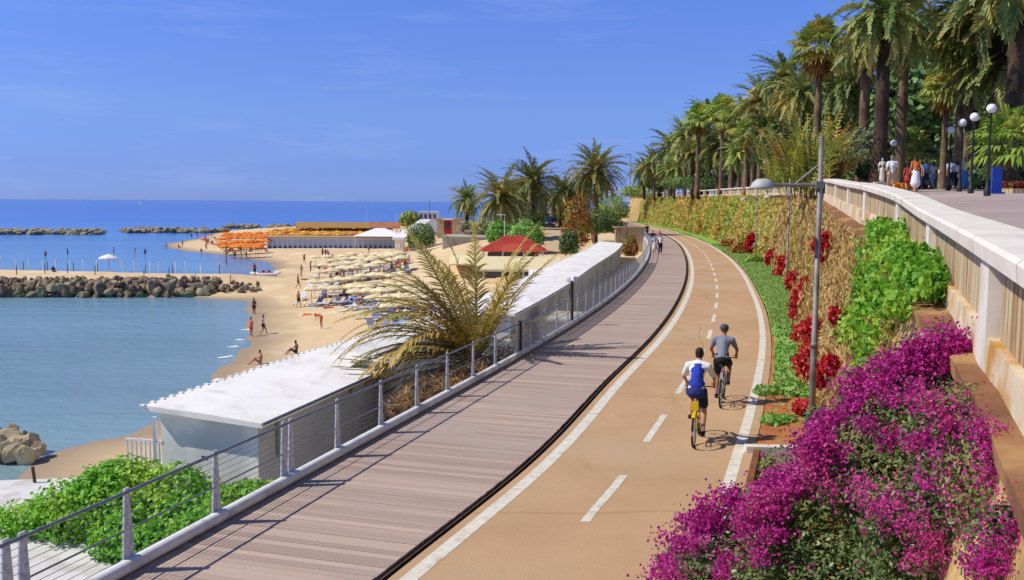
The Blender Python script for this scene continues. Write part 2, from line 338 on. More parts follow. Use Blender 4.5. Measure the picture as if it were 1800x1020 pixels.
SHORE_PX = [(60, 812), (130, 787), (250, 762), (330, 705), (372, 672), (405, 640), (432, 600), (438, 560), (430, 530), (330, 523), (200, 522), (60, 522), (-160, 522),
            (-160, 480), (60, 482), (200, 485), (330, 489), (440, 489), (486, 473), (470, 460), (400, 449), (330, 442), (290, 435), (294, 428), (340, 421), (372, 411), (400, 405), (520, 399), (700, 393), (800, 389)]
shore = [(-15.0, -20.0), (-17.5, 20.0)] + [tuple(onz(x, y, SEA)[:2]) for x, y in SHORE_PX] + [(70.0, 520.0), (70.0, -20.0)]
shore = np.array(shore)
def sdist(X, Y):
    P = np.stack([X, Y], -1); d = np.full(X.shape, 1e9)
    for i in range(len(shore)):
        a, c = shore[i], shore[(i + 1) % len(shore)]; ab = c - a; t = np.clip(((P - a) @ ab) / (ab @ ab), 0, 1)
        d = np.minimum(d, np.linalg.norm(P - a - t[..., None] * ab, axis=-1))
    return np.where(inpoly(P, [tuple(s) for s in shore]), d, -d)
def sstep(x): x = np.clip(x, 0, 1); return x * x * (3 - 2 * x)
def landz(X, Y):
    X = np.asarray(X, float); Y = np.asarray(Y, float)
    s = sdist(X, Y) + .5 * fbm(X * .35, Y * .35, 3)
    z = SEA + np.where(s < 0, np.maximum(s * .10, -2.5), np.minimum(np.where(s < 7, s * .032, .224 + (s - 7) * .07), .68) + .02 * np.minimum(s, 12))
    z = z + np.where(s > 3, .05 * fbm(X * .9, Y * .9, 1), 0)
    z = z + .75 * sstep(s / 4) * sstep((-30 - X) / 10) * sstep((Y - 104) / 6) * sstep((156 - Y) / 6)
    w = sstep((X - (KX(Y) - 44)) / 22) * sstep((Y - 100) / 25)
    tz = np.clip(-3.2 + (Y - 105) / 65 * 3.1, -3.2, -.2)
    return z * (1 - w) + tz * w
gx = np.concatenate([np.arange(-160, -40, 2.0), np.arange(-40, 72, 1.2)]); gy = np.concatenate([np.arange(-20, 130, 1.2), np.arange(130, 520, 3.0)])
GX, GY = np.meshgrid(gx, gy, indexing='ij')
GZ = landz(GX, GY)
# the land stays below the raised deck and road
under = (GX > KX(np.clip(GY, -5, 260)) - 1.0) & (GY < 262)
GZ = np.where(under, np.minimum(GZ, -.6), GZ)
b = MB(); b.grid(np.stack([GX, GY, GZ], -1), flip=True)
tag(b.build('sand_beach', M_['sand'], smooth=True), kind='structure')
def gz(x, y): return float(landz(np.array([x]), np.array([y]))[0])

# foam where small waves reach the sand
b = MB()
for (xy, ln) in (((398, 628), 1.2), ((410, 610), .8), ((434, 580), .7), ((421, 598), .6), ((382, 668), .8)):
    c = onz(*xy, SEA); k = 18; t = np.linspace(-.5, .5, k)
    mx = c[0] + t * ln * .35 + .18 * fbm(t * 9, t * 5, xy[0]); my = c[1] + t * ln
    w = (.16 + .22 * np.abs(fbm(t * 14, t, xy[1]))) * np.clip(1 - (2 * t) ** 4, .05, 1)
    b.grid(np.stack([np.stack([mx - w, my, np.full(k, SEA + .02)], -1), np.stack([mx, my, np.full(k, SEA + .05)], -1), np.stack([mx + w, my, np.full(k, SEA + .02)], -1)], 0), flip=True)
tag(b.build('sea_foam', M_['foam']), kind='structure')

YS = np.concatenate([np.arange(-8, 60, .6), np.arange(60, 130, 1.5), np.arange(130, 262, 4.0)])
def strip(name, fa, fb, z, m, Y=YS, da=0, db=0, cols=2, kind='structure', parent=None):
    A = np.stack([fa(Y) + da, Y, np.full(len(Y), z)], -1); B = np.stack([fb(Y) + db, Y, np.full(len(Y), z)], -1)
    t = np.linspace(0, 1, cols)[None, :, None]
    b = MB(); b.grid(A[:, None] * (1 - t) + B[:, None] * t, flip=True)
    o = b.build(name, m, parent)
    if kind and not parent: tag(o, kind=kind)
    return o
# boardwalk: a dark bearer sheet and separate boards across it
deck = strip('boardwalk', KX, DX, -.09, M_['dark_gap'])
s = [-8.0]
while s[-1] < 215: s.append(s[-1] + .150 * .958 * (1 if s[-1] < 110 else 2))
yl = np.array(s); xl = KX(yl) + .05; yr = yl.copy()
slope = (KX(yl + 1) - KX(yl - 1)) / 2
for _ in range(8): yr = yl - (DX(yr) - xl) * slope
xr = DX(yr)
b = MB(); gapf = .955
A0 = np.stack([xl, yl, 0 * yl], -1); B0 = np.stack([xr, yr, 0 * yl], -1)
A1 = A0[:-1] + (A0[1:] - A0[:-1]) * gapf; B1 = B0[:-1] + (B0[1:] - B0[:-1]) * gapf
n = len(A1); jit = rng.uniform(-.006, .008, n)[:, None] * np.array([1, -.28, 0]); zj = rng.uniform(-.002, .003, n)
V = np.stack([A0[:-1], B0[:-1] + jit, B1 + jit, A1], 1); V[:, :, 2] += zj[:, None]
W = V - np.array([0, 0, .05]); VV = np.concatenate([V, W], 1).reshape(-1, 3); i = np.arange(n)[:, None] * 8
b.add(VV, np.concatenate([i + [[0, 1, 2, 3]], i + [[0, 4, 5, 1]], i + [[1, 5, 6, 2]], i + [[2, 6, 7, 3]], i + [[3, 7, 4, 0]]]))
b.build('board_surface', M_['boards'], deck)
# drain channel along the inner edge of the boards
DR = lambda y: DX(y) + .19
strip('drain_channel', DX, DR, -.07, M_['dark_gap'], cols=2)
b = MB(); b.grid(np.stack([np.stack([DX(YS) + .08, YS, 0 * YS - .005], -1), np.stack([DX(YS) + .11, YS, 0 * YS - .005], -1), np.stack([DX(YS) + .11, YS, 0 * YS - .08], -1)], 0), flip=False)
tag(b.build('drain_grating', mat('rust_dark', '5c4634', '3d2f26', scale=4, rough=.8)), kind='structure')
road = strip('cycle_path', DR, RX, 0, M_['asphalt_tan'], db=.30, cols=5)
EL = strip('edge_line', lambda y: DX(y) + .34, lambda y: DX(y) + .58, .004, M_['line_paint'], parent=road)
ER = strip('edge_line', lambda y: RX(y) - .11, lambda y: RX(y) + .11, .004, M_['line_paint'], parent=road)
b = MB()
CX = pchip([(12.05, .66), (13.6, 1.07), (16.0, 1.92), (18.43, 2.68), (20.86, 3.44), (23.35, 4.19), (28.87, 5.82), (33.9, 7.2), (36, 7.72), (52.4, 11.5), (67, 14.4), (90, 18.4), (117, 22.0), (150, 25.4), (200, 28.2)])
y0 = 13.6 - 2.56 - 2.55
arc = 13.55 - 5.0 * 3
def along(y, ds):
    k = (CX(y + .1) - CX(y - .1)) / .2; return y + ds / math.sqrt(1 + k * k)
y = 13.60 - 4.98 * 2 * .958
while y < 190:
    ya = y; yb = float(along(ya, 2.55)); ys = np.linspace(ya, yb, 5); w = .075
    b.grid(np.stack([np.stack([CX(ys) - w, ys, 0 * ys + .004], -1), np.stack([CX(ys) + w, ys, 0 * ys + .004], -1)], 0), flip=False)
    y = float(along(yb, 2.48))
b.build('centre_dashes', M_['line_paint'], road)

# planting strip between path and wall
b = MB(); ys = np.concatenate([np.arange(17.9, 34, .4)]); t = np.linspace(0, 1, 8)
def stripgrid(ys, z, da=.32, bump=.05):
    A = RX(ys) + da; B = BX(ys) + .5; X = A[:, None] * (1 - t) + B[:, None] * t; Y = np.repeat(ys[:, None], 8, 1)
    return np.stack([X, Y, z + bump * fbm(X * 2, Y * 2, 2)], -1)
b.grid(stripgrid(ys, .03), flip=True); tag(b.build('planting_soil', M_['soil'], smooth=True), kind='structure')
b = MB(); b.grid(stripgrid(np.concatenate([np.arange(33.6, 90, .8), np.arange(90, 258, 4)]), .06), flip=True)
tag(b.build('lawn_strip', M_['lawn'], smooth=True), kind='structure')
b = MB(); b.grid(stripgrid(np.arange(-8, 17.7, .5), -.55, .30), flip=True); tag(b.build('lower_bed_soil', M_['soil'], smooth=True), kind='structure')

# promenade on top of the wall, cambered up from its edge
def PZ(x, y): o = np.asarray(x) - LX(y); return FZ(y) + .38 * sstep(o / 5) + np.clip((o - 16) * .02, 0, 1.0)
b = MB(); rows = []
yp = np.concatenate([np.arange(-6, 60, 2.0), np.arange(60, 262, 6.0), [300, 400]])
for dx in (.1, 3, 8, 16, 30, 60, 150, 500):
    rows.append(np.stack([LX(yp) + dx, yp, PZ(LX(yp) + dx, yp)], -1))
b.grid(np.array(rows), flip=False); tag(b.build('promenade_paving', M_['paving'], smooth=True), kind='structure')

# terrace that carries the beach huts, with white paving at its near end
def hutline(px): return [onz(x, y, -.5)[:2] for x, y in px]
HR = pchip([(p[1], p[0]) for p in hutline([(460, 745), (715, 632), (905, 552), (950, 528), (990, 505), (1040, 470), (1085, 440), (1097, 426)])])
HY0 = onz(460, 745, -.5)[1]; HY1 = onz(715, 632, -.5)[1]; HY2 = onz(905, 552, -.5)[1]; HY3 = onz(1097, 428, -.5)[1]
TZ0 = -3.0
yt = np.concatenate([np.arange(6, 130, 2.0)])
b = MB(); lft = np.where(yt < HY0 + 3.0, HR(yt) - 6.6, HR(yt) - 6.0)
lft[yt < HY0 + 2.4] = HR(HY0) - 18
top = np.stack([np.stack([lft, yt, 0 * yt + TZ0], -1), np.stack([KX(yt) + .1, yt, 0 * yt + TZ0], -1)], 0)
side = np.stack([np.stack([lft, yt, 0 * yt + TZ0], -1), np.stack([lft - .05, yt, 0 * yt - 7.5], -1)], 0)
b.grid(top, flip=False); b.grid(side, flip=True)
tag(b.build('hut_terrace', M_['white_paving']), kind='structure')
# sea wall that carries the deck
b = MB(); yq = YS[YS < 261]
b.grid(np.stack([np.stack([KX(yq) - .12, yq, 0 * yq - .02], -1), np.stack([KX(yq) - .12, yq, 0 * yq - 7], -1)], 0), flip=True)
b.grid(np.stack([np.stack([KX(yq) - .12, yq, 0 * yq - .02], -1), np.stack([KX(yq) + .1, yq, 0 * yq - .02], -1)], 0), flip=False)
tag(b.build('deck_sea_wall', M_['concrete']), 'grey concrete wall under the outer edge of the boardwalk', 'wall')
# sandy lane climbing to the parked car
b = MB(); pts = np.array([onz(990, 452, -2.6)[:2], onz(985, 432, -1.9)[:2], onz(978, 415, -1.2)[:2], onz(968, 400, -.3)[:2], onz(964, 394, -.1)[:2]])
for k in range(len(pts)): pass
yy = np.linspace(pts[0][1], pts[-1][1], 24); fx = pchip([tuple(p[::-1]) for p in pts])
G = []
for wv in (-2.6, -1, 1, 2.6): G.append(np.stack([fx(yy) + wv, yy, landz(fx(yy) + wv, yy) + .06], -1))
b.grid(np.array(G)); tag(b.build('sandy_lane', M_['gravel_path'], smooth=True), kind='structure')
# ------------------------------------------------------------------ retaining wall, balustrade
def wallface_mat():
    m = mat('wall_rock', 'cbab74', 'a58852', scale=1.2, rough=.95, spec=.1, bump=1.0, bscale=5, c3='8f7a4c', s3=.7, stretch=(1, 1, .35))
    return m
wallface_mat()
mat('ledge', '8a5f3c', '6b4a30', scale=1.6, rough=.95, bump=.5, bscale=8, c3='a37c50', s3=.8)
mat('stone_white', 'e0d9cc', 'd0c5b2', scale=1.5, rough=.85, c3='b9a98c', s3=.9, t3=(.55, .75), bump=.1)
mat('stone_cream', 'cfc1a2', 'ad9263', scale=2.2, rough=.9, c3='8d6231', s3=1.6, t3=(.5, .68), stretch=(3, 3, .35))
mat('plinth_stone', 'd9cdb4', 'c2aa7c', scale=1.3, rough=.9, c3='b5843c', s3=1.0, t3=(.52, .68), bump=.2)
overlay(M_['stone_cream'], '96622e', 2.6, .50, .72, (2.5, 2.5, .28), .75); overlay(M_['plinth_stone'], 'b07a34', 1.8, .55, .72, (1, 1, .6), .6); overlay(M_['stone_white'], 'b3a68e', 1.6, .60, .8, (2, 2, .4), .6)
wy = np.concatenate([np.arange(1, 60, .35), np.arange(60, 130, .9), np.arange(130, 261, 2.5)]); wv_ = np.linspace(0, 1, 26)
def wallpt(y, v):
    """point on the wall face: station y, height fraction v (0 foot, 1 top)"""
    y = np.asarray(y, float); v = np.asarray(v, float)
    bul = .10 * fbm(y * 1.1, v * 4, 5) + .25 * np.sin(np.clip(v, 0, 1) * PI) * .4
    z0 = np.where(y < 17.9, -.7, -.05)
    X = BX(y) * (1 - v) + TX(y) * v - bul * np.sin(np.clip(v, 0, 1) * PI) ** .5
    return np.stack([X, y, z0 * (1 - v) + TZ(y) * v], -1)
WY, WV = np.meshgrid(wy, wv_, indexing='ij'); WG = wallpt(WY, WV)
wall = thing('retaining_wall', 'tall bulging retaining wall under the promenade with tan stone face', 'wall', (BX(20), 20, 0))
b = MB(); b.grid(WG, flip=True); b.build('wall_face', M_['wall_rock'], wall, smooth=True)
b = MB(); rows = []
for (q, dz) in ((-.10, -.16), (-.12, 0), (.25, .03), (.6, .05), (1.0, .06)):
    X = (TX(wy) + q * np.maximum(.25, LX(wy) - TX(wy))) if q > 0 else TX(wy) + q
    rows.append(np.stack([X, wy, TZ(wy) + dz + (.02 * fbm(wy * 3, wy * 0 + q * 9) if dz >= 0 else 0)], -1))
b.grid(np.array(rows), flip=False); b.build('ledge', M_['ledge'], wall)

# balustrade along the promenade edge; s runs along LX
bal = thing('balustrade', 'long white stone balustrade with thick coping along the promenade edge', 'balustrade', (LX(20), 20, FZ(20)))
by = np.concatenate([np.arange(1, 60, .5), np.arange(60, 261, 2.0)])
def loft_along(prof, Y=by, fx=LX, fz=FZ):
    """profile (offset to the right of the line, height) swept along the balustrade line"""
    k = (fx(Y + .1) - fx(Y - .1)) / .2; nx = 1 / np.sqrt(1 + k * k); ny = -k * nx
    return np.array([np.stack([fx(Y) + o * nx, Y + o * ny, fz(Y) + h], -1) for o, h in prof])
b = MB(); b.grid(loft_along([(-.03, .16), (-.06, -.35)][::-1] + [(-.03, .16), (.30, .16), (.30, -.05)]), flip=False); b.build('plinth', M_['plinth_stone'], bal)
cop = [(-.06, .77), (-.11, .785), (-.12, .90), (-.09, .93), (.38, .95), (.42, .92), (.41, .79), (.36, .77), (-.06, .77)]
b = MB(); ca = 1.0
while ca < 261:
    cb = ca + (2.3 if ca < 60 else 12); b.grid(loft_along(cop, np.linspace(ca, cb - .012, 6)), flip=False); ca = cb
b.build('coping', M_['stone_white'], bal)
def stations(step, y0, y1):
    out = [y0]
    while out[-1] < y1:
        y = out[-1]; k = float(LX(y + .1) - LX(y - .1)) / .2; out.append(y + step / math.sqrt(1 + k * k))
    return out
pst = stations(7.1, .9, 250)
pm = MB(); pm.box((0, 0, .3), (.36, .56, 1.25)); pmesh = pm.mesh('pier', M_['stone_white'])
# piers
for y in pst:
    k = float(LX(y + .1) - LX(y - .1)) / .2; a = -math.atan(k)
    o = put('pier', pmesh, bal, np.array([float(LX(y)) + .14, y, float(FZ(y))]) - np.array(bal.location), (0, 0, a), (1, 1, .765 / .925) if False else 1)
    o.scale = (1, 1, 1); o.location.z += -.14
pm2 = MB(); pm2.lathe([(.055, .15), (.075, .17), (.06, .24), (.09, .42), (.085, .5), (.055, .68), (.075, .74), (.075, .785)], n=4)
bm_ = pm2.mesh('baluster', M_['stone_cream'])
pb = MB(); pb.box((0, 0, .465), (.14, .15, .635)); bslab = pb.mesh('baluster', M_['stone_cream'])
bst = stations(.20, 3.6, 130); extra = MB(); cnt = 0
for y in bst:
    if min(abs(y - p) for p in pst) < .3: continue
    k = float(LX(y + .1) - LX(y - .1)) / .2; a = -math.atan(k); L = np.array([float(LX(y)) + .12, y, float(FZ(y))])
    if y > 6 and cnt < 100:
        put('baluster', bslab, bal, L - np.array(bal.location), (0, 0, a)); cnt += 1
    else:
        extra.box(L + [0, 0, .465], (.14, .15, .635), rz=a)
tag(extra.build('far_baluster', M_['stone_cream'], bal), kind='stuff')

# ------------------------------------------------------------------ dry creeper and plants on the wall
def wall_samples(n, poly=None, ylim=None, pw=1.4):
    y0, y1 = ylim or (8, 240)
    u = rng.uniform(0, 1, n * 6); y = y0 * (y1 / y0) ** (u ** (1 / pw)) if y1 / y0 > 3 else y0 + (y1 - y0) * u
    v = rng.uniform(0, 1, n * 6); P = wallpt(y, v)
    if poly is not None: m = inpoly(proj(P), poly); y, v, P = y[m], v[m], P[m]
    return y[:n], v[:n], P[:n]
def wnormal(y):
    k = (TX(y + .2) - TX(y - .2)) / .4; return unit(np.stack([-np.ones_like(k), k, .22 * np.ones_like(k)], -1))
leafmat('dry_leaf', 'd0b074', '947846', c3='b8984e', trans=.2, s3=.5)
leafmat('ochre_leaf', 'bcae52', '93a044', c3='c8a048', trans=.25, s3=.25, t3=(.48, .6))
leafmat('olive_leaf', 'a3b84e', '7d9a3e', c3='b8b04e', trans=.25, s3=.3)
leafmat('red_leaf', 'd8323a', 'a81d2a', c3='c03a30', trans=.25)
leafmat('ivy_leaf', '7db62c', '42801a', c3='9cc040', trans=.35, s3=.8)
leafmat('grass_leaf', 'a9bd6a', '87a256', trans=.3)
leafmat('cover_leaf', '86b84c', '649a3a', c3='a3c565', trans=.3)
leafmat('rust_leaf', 'b5742b', '8b5420', c3='8e8a34', trans=.25)

def wall_cards(n, ylim, L, W, m, name, label=None, cat=None, poly=None, vlim=None, off=(.0, .22), vert=.85, patch=None):
    y, v, P = wall_samples(n, poly, ylim)
    vert = vert if name != 'dry_creeper' else .5
    if vlim: k = (v > vlim[0]) & (v < vlim[1]); y, v, P = y[k], v[k], P[k]
    if patch: k = fbm(y * patch[0], v * patch[1], patch[2]) > patch[3]; y, v, P = y[k], v[k], P[k]
    N = wnormal(y); P = P + N * rng.uniform(*off, len(P))[:, None]
    U = unit(rdir(len(P)) * (1 - vert) + np.array([0, 0, -1.]) * vert); Nn = unit(N + .6 * rdir(len(P)))
    sc = rng.uniform(.6, 1.4, len(P)) * np.clip(y / 30, 1, 4)
    V, Q = cards(P, U, Nn, L * sc, W * sc)
    o = put(name, mesh_from(name, V, Q, mats=[m])); tag(o, label, cat, kind='stuff'); return o
wall_cards(30000, (12, 75), .15, .06, M_['dry_leaf'], 'dry_creeper', 'dense mat of dry tan creeper stems covering the wall face', 'creeper')
wall_cards(16000, (12, 75), .16, .065, M_['dry_leaf'], 'hanging_dry_creeper', 'shaggy clumps of dry creeper standing out from the near wall', 'creeper', patch=(1.1, 5, 7, .25), vert=.75, off=(.1, .5))
wall_cards(5000, (12, 75), .14, .07, M_['ochre_leaf'], 'ochre_creeper', 'thin ochre creeper growth scattered over the tan wall', 'creeper', patch=(.5, 3, 2, .5), vert=.4)
wall_cards(12000, (55, 235), .16, .07, M_['ochre_leaf'], 'yellowing_creeper', 'yellow and rust coloured creeper over the far wall', 'creeper', vert=.5)
wall_cards(11000, (34, 235), .15, .07, M_['olive_leaf'], 'hanging_creeper', 'green creeper hanging from the top of the far wall', 'creeper', vert=.6, patch=(.33, .6, 1, .35), off=(.1, .4))
wall_cards(5000, (75, 170), .12, .07, M_['rust_leaf'], 'rust_creeper', 'rust red creeper low on the far wall behind the lawn', 'creeper', vert=.4, vlim=(0, .4), patch=(.3, 1, 4, .1), off=(.1, .4))

wgrid_P = WG.reshape(-1, 3); wgrid_px = proj(wgrid_P); wgrid_y = WY.ravel()
def wallhit(px, py):
    d = ((wgrid_px - [px, py]) ** 2).sum(1) + (wgrid_y < 9) * 1e6; return wgrid_P[d.argmin()], float(wgrid_y[d.argmin()])
def leafy(name, label, cat, lumps, n, L, W, m, group=None, extra=None, **kw):
    V, Q, P = leaf_cloud(lumps, n, L, W, **kw); c = P.mean(0); c[2] = P[:, 2].min()
    if extra is None:
        o = put(name, mesh_from(name, V - c, Q, mats=[m]), loc=c); return tag(o, label, cat, group)
    r = thing(name, label, cat, c, 0, group); put('foliage', mesh_from('foliage', V - c, Q, mats=[m]), r)
    for nm, (V2, Q2), m2 in extra: put(nm, mesh_from(nm, V2 - c, Q2, mats=[m2]), r)
    return r
reds = [(1430, 600, 15, 26, 'narrow red creeper clump tucked behind the nearest pole'), (1474, 668, 17, 24, 'red creeper clump low on the wall, nearest the bougainvillea top'), (1378, 490, 9, 13, 'small red creeper tuft left of the middle lamp pole, at lawn level'), (1436, 505, 8, 14, 'thin red creeper strand at pole height, above the lawn edge'),(1466, 438, 17, 26, 'red creeper clump highest on the tan wall, right of the nearest pole'),
        (1391, 470, 13, 16, 'red creeper clump at the lawn edge, just right of the middle lamp pole'),
        (1408, 497, 12, 15, 'red creeper clump in the row between middle and nearest poles'),
        (1422, 540, 13, 34, 'tall red creeper clump left of the nearest pole at mid height'),
        (1455, 588, 22, 24, 'red creeper clump right of the nearest pole, beside the leafy bed'),
        (1447, 640, 24, 30, 'largest red creeper clump, at the foot of the wall by the nearest pole'),
        (1516, 560, 14, 15, 'small red creeper clump left of the bright green vine'),
        (1502, 650, 13, 17, 'red creeper clump just above the magenta bougainvillea'),
        (1445, 722, 18, 14, 'red creeper clump behind the pole foot, touching the bougainvillea'),
        (1365, 455, 9, 14, 'small deep red creeper clump left of the middle lamp pole'),
        (1330, 428, 9, 14, 'red creeper patch behind the farthest lamp pole')]
for (x, y, rx, rz, lab) in reds:
    P, yy = wallhit(x, y); s = yy / F; N = wnormal(np.array([yy]))[0]; c = P + N * .38; n = 1100
    lumps = [(c[0] + N[0] * .05, c[1], c[2], rx * s * .8, rx * s * .8, rz * s * .8), (c[0], c[1] + rx * s * .5, c[2] - rz * s * .4, rx * s * .5, rx * s * .6, rz * s * .5), (c[0], c[1] - rx * s * .4, c[2] + rz * s * .35, rx * s * .55, rx * s * .5, rz * s * .5)]
    leafy('red_creeper', lab, 'creeper', lumps, n, max(.1, .0045 * yy), max(.08, .0035 * yy), M_['red_leaf'], shell=(.1, 1.75), rough=1.4)

# bright green vine spilling from the balustrade over the ledge and down the wall
poly = [(1528, 412), (1560, 400), (1592, 398), (1612, 440), (1640, 480), (1668, 505), (1665, 535), (1630, 540), (1615, 568), (1575, 560), (1572, 600), (1545, 640), (1515, 665), (1512, 600), (1535, 520), (1525, 460)]
Y, T_ = np.meshgrid(np.linspace(8, 24, 400), np.linspace(0, 1, 60), indexing='ij')
face = wallpt(Y, T_); Nf = wnormal(Y)
ledg = np.stack([TX(Y) * (1 - T_) + LX(Y) * T_, Y, TZ(Y) + .05 + 0 * T_], -1); Nl = np.broadcast_to([-.2, -.2, 1.0], ledg.shape)
balf = np.stack([LX(Y) - .05, Y, FZ(Y) - .3 + .85 * T_], -1); Nb = np.broadcast_to([-1.0, .3, .3], balf.shape)
S_ = np.concatenate([face.reshape(-1, 3), ledg.reshape(-1, 3), balf.reshape(-1, 3)]); SN = np.concatenate([Nf.reshape(-1, 3), Nl.reshape(-1, 3), Nb.reshape(-1, 3)])
WGT = np.concatenate([np.full(face[..., 0].size, 3.0), np.full(face[..., 0].size, .5), np.full(face[..., 0].size, .6)])
k = inpoly(proj(S_), poly); S_, SN = S_[k], unit(SN[k])
wgt = WGT[k]; ii = rng.choice(len(S_), 16000, p=wgt / wgt.sum()); bul = .26 + .24 * fbm(S_[ii, 1] * 2.2, S_[ii, 2] * 2.2, 4)
P = S_[ii] + SN[ii] * (np.clip(bul, .05, .6) * rng.uniform(.1, 1, len(ii)) ** .5)[:, None] + .06 * rng.normal(size=(len(ii), 3))
U = unit(rdir(len(P)) + [0, 0, -.5]); N = unit(SN[ii] + .9 * rdir(len(P)) + [0, 0, .3]); sc = rng.uniform(.7, 1.3, len(P))
V, Q = cards(P, U, N, .10 * sc, .072 * sc); c = P.mean(0); c[2] = P[:, 2].min()
tag(put('green_vine', mesh_from('green_vine', V - c, Q, mats=[M_['ivy_leaf']]), loc=c), 'bright green vine spilling over the ledge below the balustrade', 'vine')

# bougainvillea mound against the wall
leafmat('boug_leaf', '73884a', '3c5226', c3='8f9052', trans=.2, s3=1.2, rough=.4)
leafmat('boug_bract', 'd63a9e', 'a31f74', c3='cc4a90', trans=.35, s3=1.5)
mat('bark', '5d4a3a', '44352a', scale=6, rough=.95, bump=.6, c3='75634f', s3=2)
LUMPPX = [(1640, 660, 8.6, 78, 88), (1560, 700, 8.9, 85, 80), (1685, 765, 6.9, 95, 100), (1735, 850, 5.9, 70, 110), (1500, 790, 8.9, 95, 90), (1590, 830, 8.1, 150, 130), (1420, 850, 9.2, 85, 75),
          (1330, 920, 9.4, 90, 66), (1260, 965, 9.5, 75, 66), (1215, 1010, 9.4, 66, 60), (1450, 950, 8.4, 140, 120), (1640, 960, 6.6, 150, 140), (1300, 1050, 8.8, 150, 110), (1500, 1080, 8.0, 220, 150), (1755, 985, 5.0, 60, 110), (1720, 1120, 7, 200, 160), (1690, 880, 6.3, 80, 90), (1655, 640, 8.5, 62, 62)]
lumps = []
for (x, y, d, rx, rz) in LUMPPX:
    c = atd(x, y, d); s = d / F; lumps.append((c[0], c[1], c[2], rx * s, max(rx, rz) * s * .9, rz * s))
big = lumps[:]
for L0 in big:                                   # smaller shoots break up the outline of each lump
    for _ in range(9):
        d_ = rdir(1)[0]; d_[1] = -abs(d_[1]) * .7; f_ = rng.uniform(.16, .30); lumps.append((L0[0] + d_[0] * L0[3] * .92, L0[1] + d_[1] * L0[4] * .92, L0[2] + abs(d_[2]) ** .8 * np.sign(d_[2]) * L0[5] * .92, L0[3] * f_, L0[4] * f_, L0[5] * f_))
V, Q, P = leaf_cloud(lumps, 120000, .05, .024, shell=(.5, 1.05), up=.3)
bclus = []                                       # bract clusters: clumps of small bracts on the outer shell
lp = np.array(lumps)
def bract_cluster(k, d, nb, r):
    c = lp[k, :3] + d * lp[k, 3:] * 1.02
    p = c + rng.normal(size=(nb, 3)) * r; return p
pts = []
px_targets = [(1155, 1010), (1172, 975), (1200, 900), (1228, 880), (1255, 905), (1275, 878), (1300, 895), (1325, 890), (1345, 865), (1360, 865), (1375, 850), (1395, 845), (1405, 820), (1420, 805), (1435, 770), (1455, 755), (1470, 740), (1485, 725), (1510, 710), (1530, 690), (1550, 670), (1570, 650), (1590, 635), (1630, 615), (1665, 590), (1690, 600), (1705, 650), (1640, 640), (1670, 630), (1620, 650), (1600, 640), (1580, 650), (1560, 690), (1380, 870), (1310, 925), (1250, 915), (1220, 915), (1190, 935), (1175, 1010), (1440, 815), (1775, 830), (1760, 880), (1780, 990), (1740, 960), (1160, 990), (1170, 955), (1185, 915), (1215, 890), (1240, 885), (1262, 895), (1290, 880), (1310, 870), (1340, 880), (1350, 850), (1365, 840), (1385, 825), (1400, 800), (1412, 780), (1425, 750), (1440, 735), (1460, 720), (1475, 700), (1490, 690), (1505, 685), (1520, 670), (1545, 650), (1560, 635), (1580, 620), (1600, 605), (1620, 600), (1640, 595), (1660, 605), (1680, 605), (1700, 620), (1690, 640), (1650, 625), (1610, 630),
              (1230, 930), (1250, 945), (1290, 935), (1275, 975), (1320, 905), (1370, 895), (1350, 930), (1400, 860), (1430, 835), (1450, 860), (1390, 930), (1330, 970), (1270, 1005), (1205, 960), (1180, 1000), (1440, 790), (1470, 800), (1525, 745), (1560, 765), (1620, 720), (1640, 730), (1660, 740), (1600, 690), (1575, 680), (1680, 700), (1625, 775), (1600, 790), (1650, 800), (1530, 840), (1510, 860), (1535, 880), (1545, 900), (1580, 880), (1600, 860), (1640, 860), (1720, 780), (1740, 800), (1750, 790), (1770, 800), (1730, 820), (1765, 850), (1700, 940), (1620, 930), (1630, 950), (1640, 985), (1625, 990), (1700, 985), (1715, 1000), (1730, 1010), (1600, 925), (1770, 945), (1760, 970), (1790, 900), (1700, 765), (1715, 745)]
pp = proj(P); dist = P[:, 1] - 0
for (x, y) in px_targets:
    for rep in range(1):
        jx, jy = x + rng.normal() * 7, y + rng.normal() * 7
        m = ((pp - [jx, jy]) ** 2).sum(1) < 15 ** 2
        if not m.any(): continue
        idx = np.where(m)[0]; c = P[idx[np.argsort(dist[idx])[:3]]].mean(0)
        nb = int(rng.integers(130, 270)); r = rng.uniform(.04, .085)
        pts.append(c + np.array([-.02, -.06, .03]) + rng.normal(size=(nb, 3)) * r * np.array([1, .8, .9]))
for _ in range(200):                              # thin scatter over the upper left faces
    k = rng.integers(18); d = unit(rng.normal(size=3) + [-.3, -.2, .5]); q = lp[k, :3] + d * lp[k, 3:] * 1.0; pts.append(q + rng.normal(size=(int(rng.integers(4, 16)), 3)) * .05)
BP = np.concatenate(pts); n = len(BP); sc = rng.uniform(.7, 1.3, n) * np.clip(BP[:, 1] / 8.6, .5, 1.1)
VB, QB = cards(BP, rdir(n), unit(rdir(n) + [0, -.4, .5]),   .033 * sc, .028 * sc)
c = np.array([4.0, 8.4, 0.0])
bg_ = thing('bougainvillea', 'huge magenta bougainvillea mound against the wall, in the foreground', 'shrub', c)
put('foliage', mesh_from('foliage', V - c, Q, mats=[M_['boug_leaf']]), bg_)
put('blossom', mesh_from('blossom', VB - c, QB, mats=[M_['boug_bract']]), bg_)
b = MB()
for q in range(9):
    a = lp[rng.integers(len(lp)), :3]; b.tube([(4.0 + .1 * q, 8.6, -.4), (np.array([4.0, 8.5, .2]) * .5 + a * .5), a], [.05, .04, .02], 6)
b.build('branch', M_['bark'], bg_)

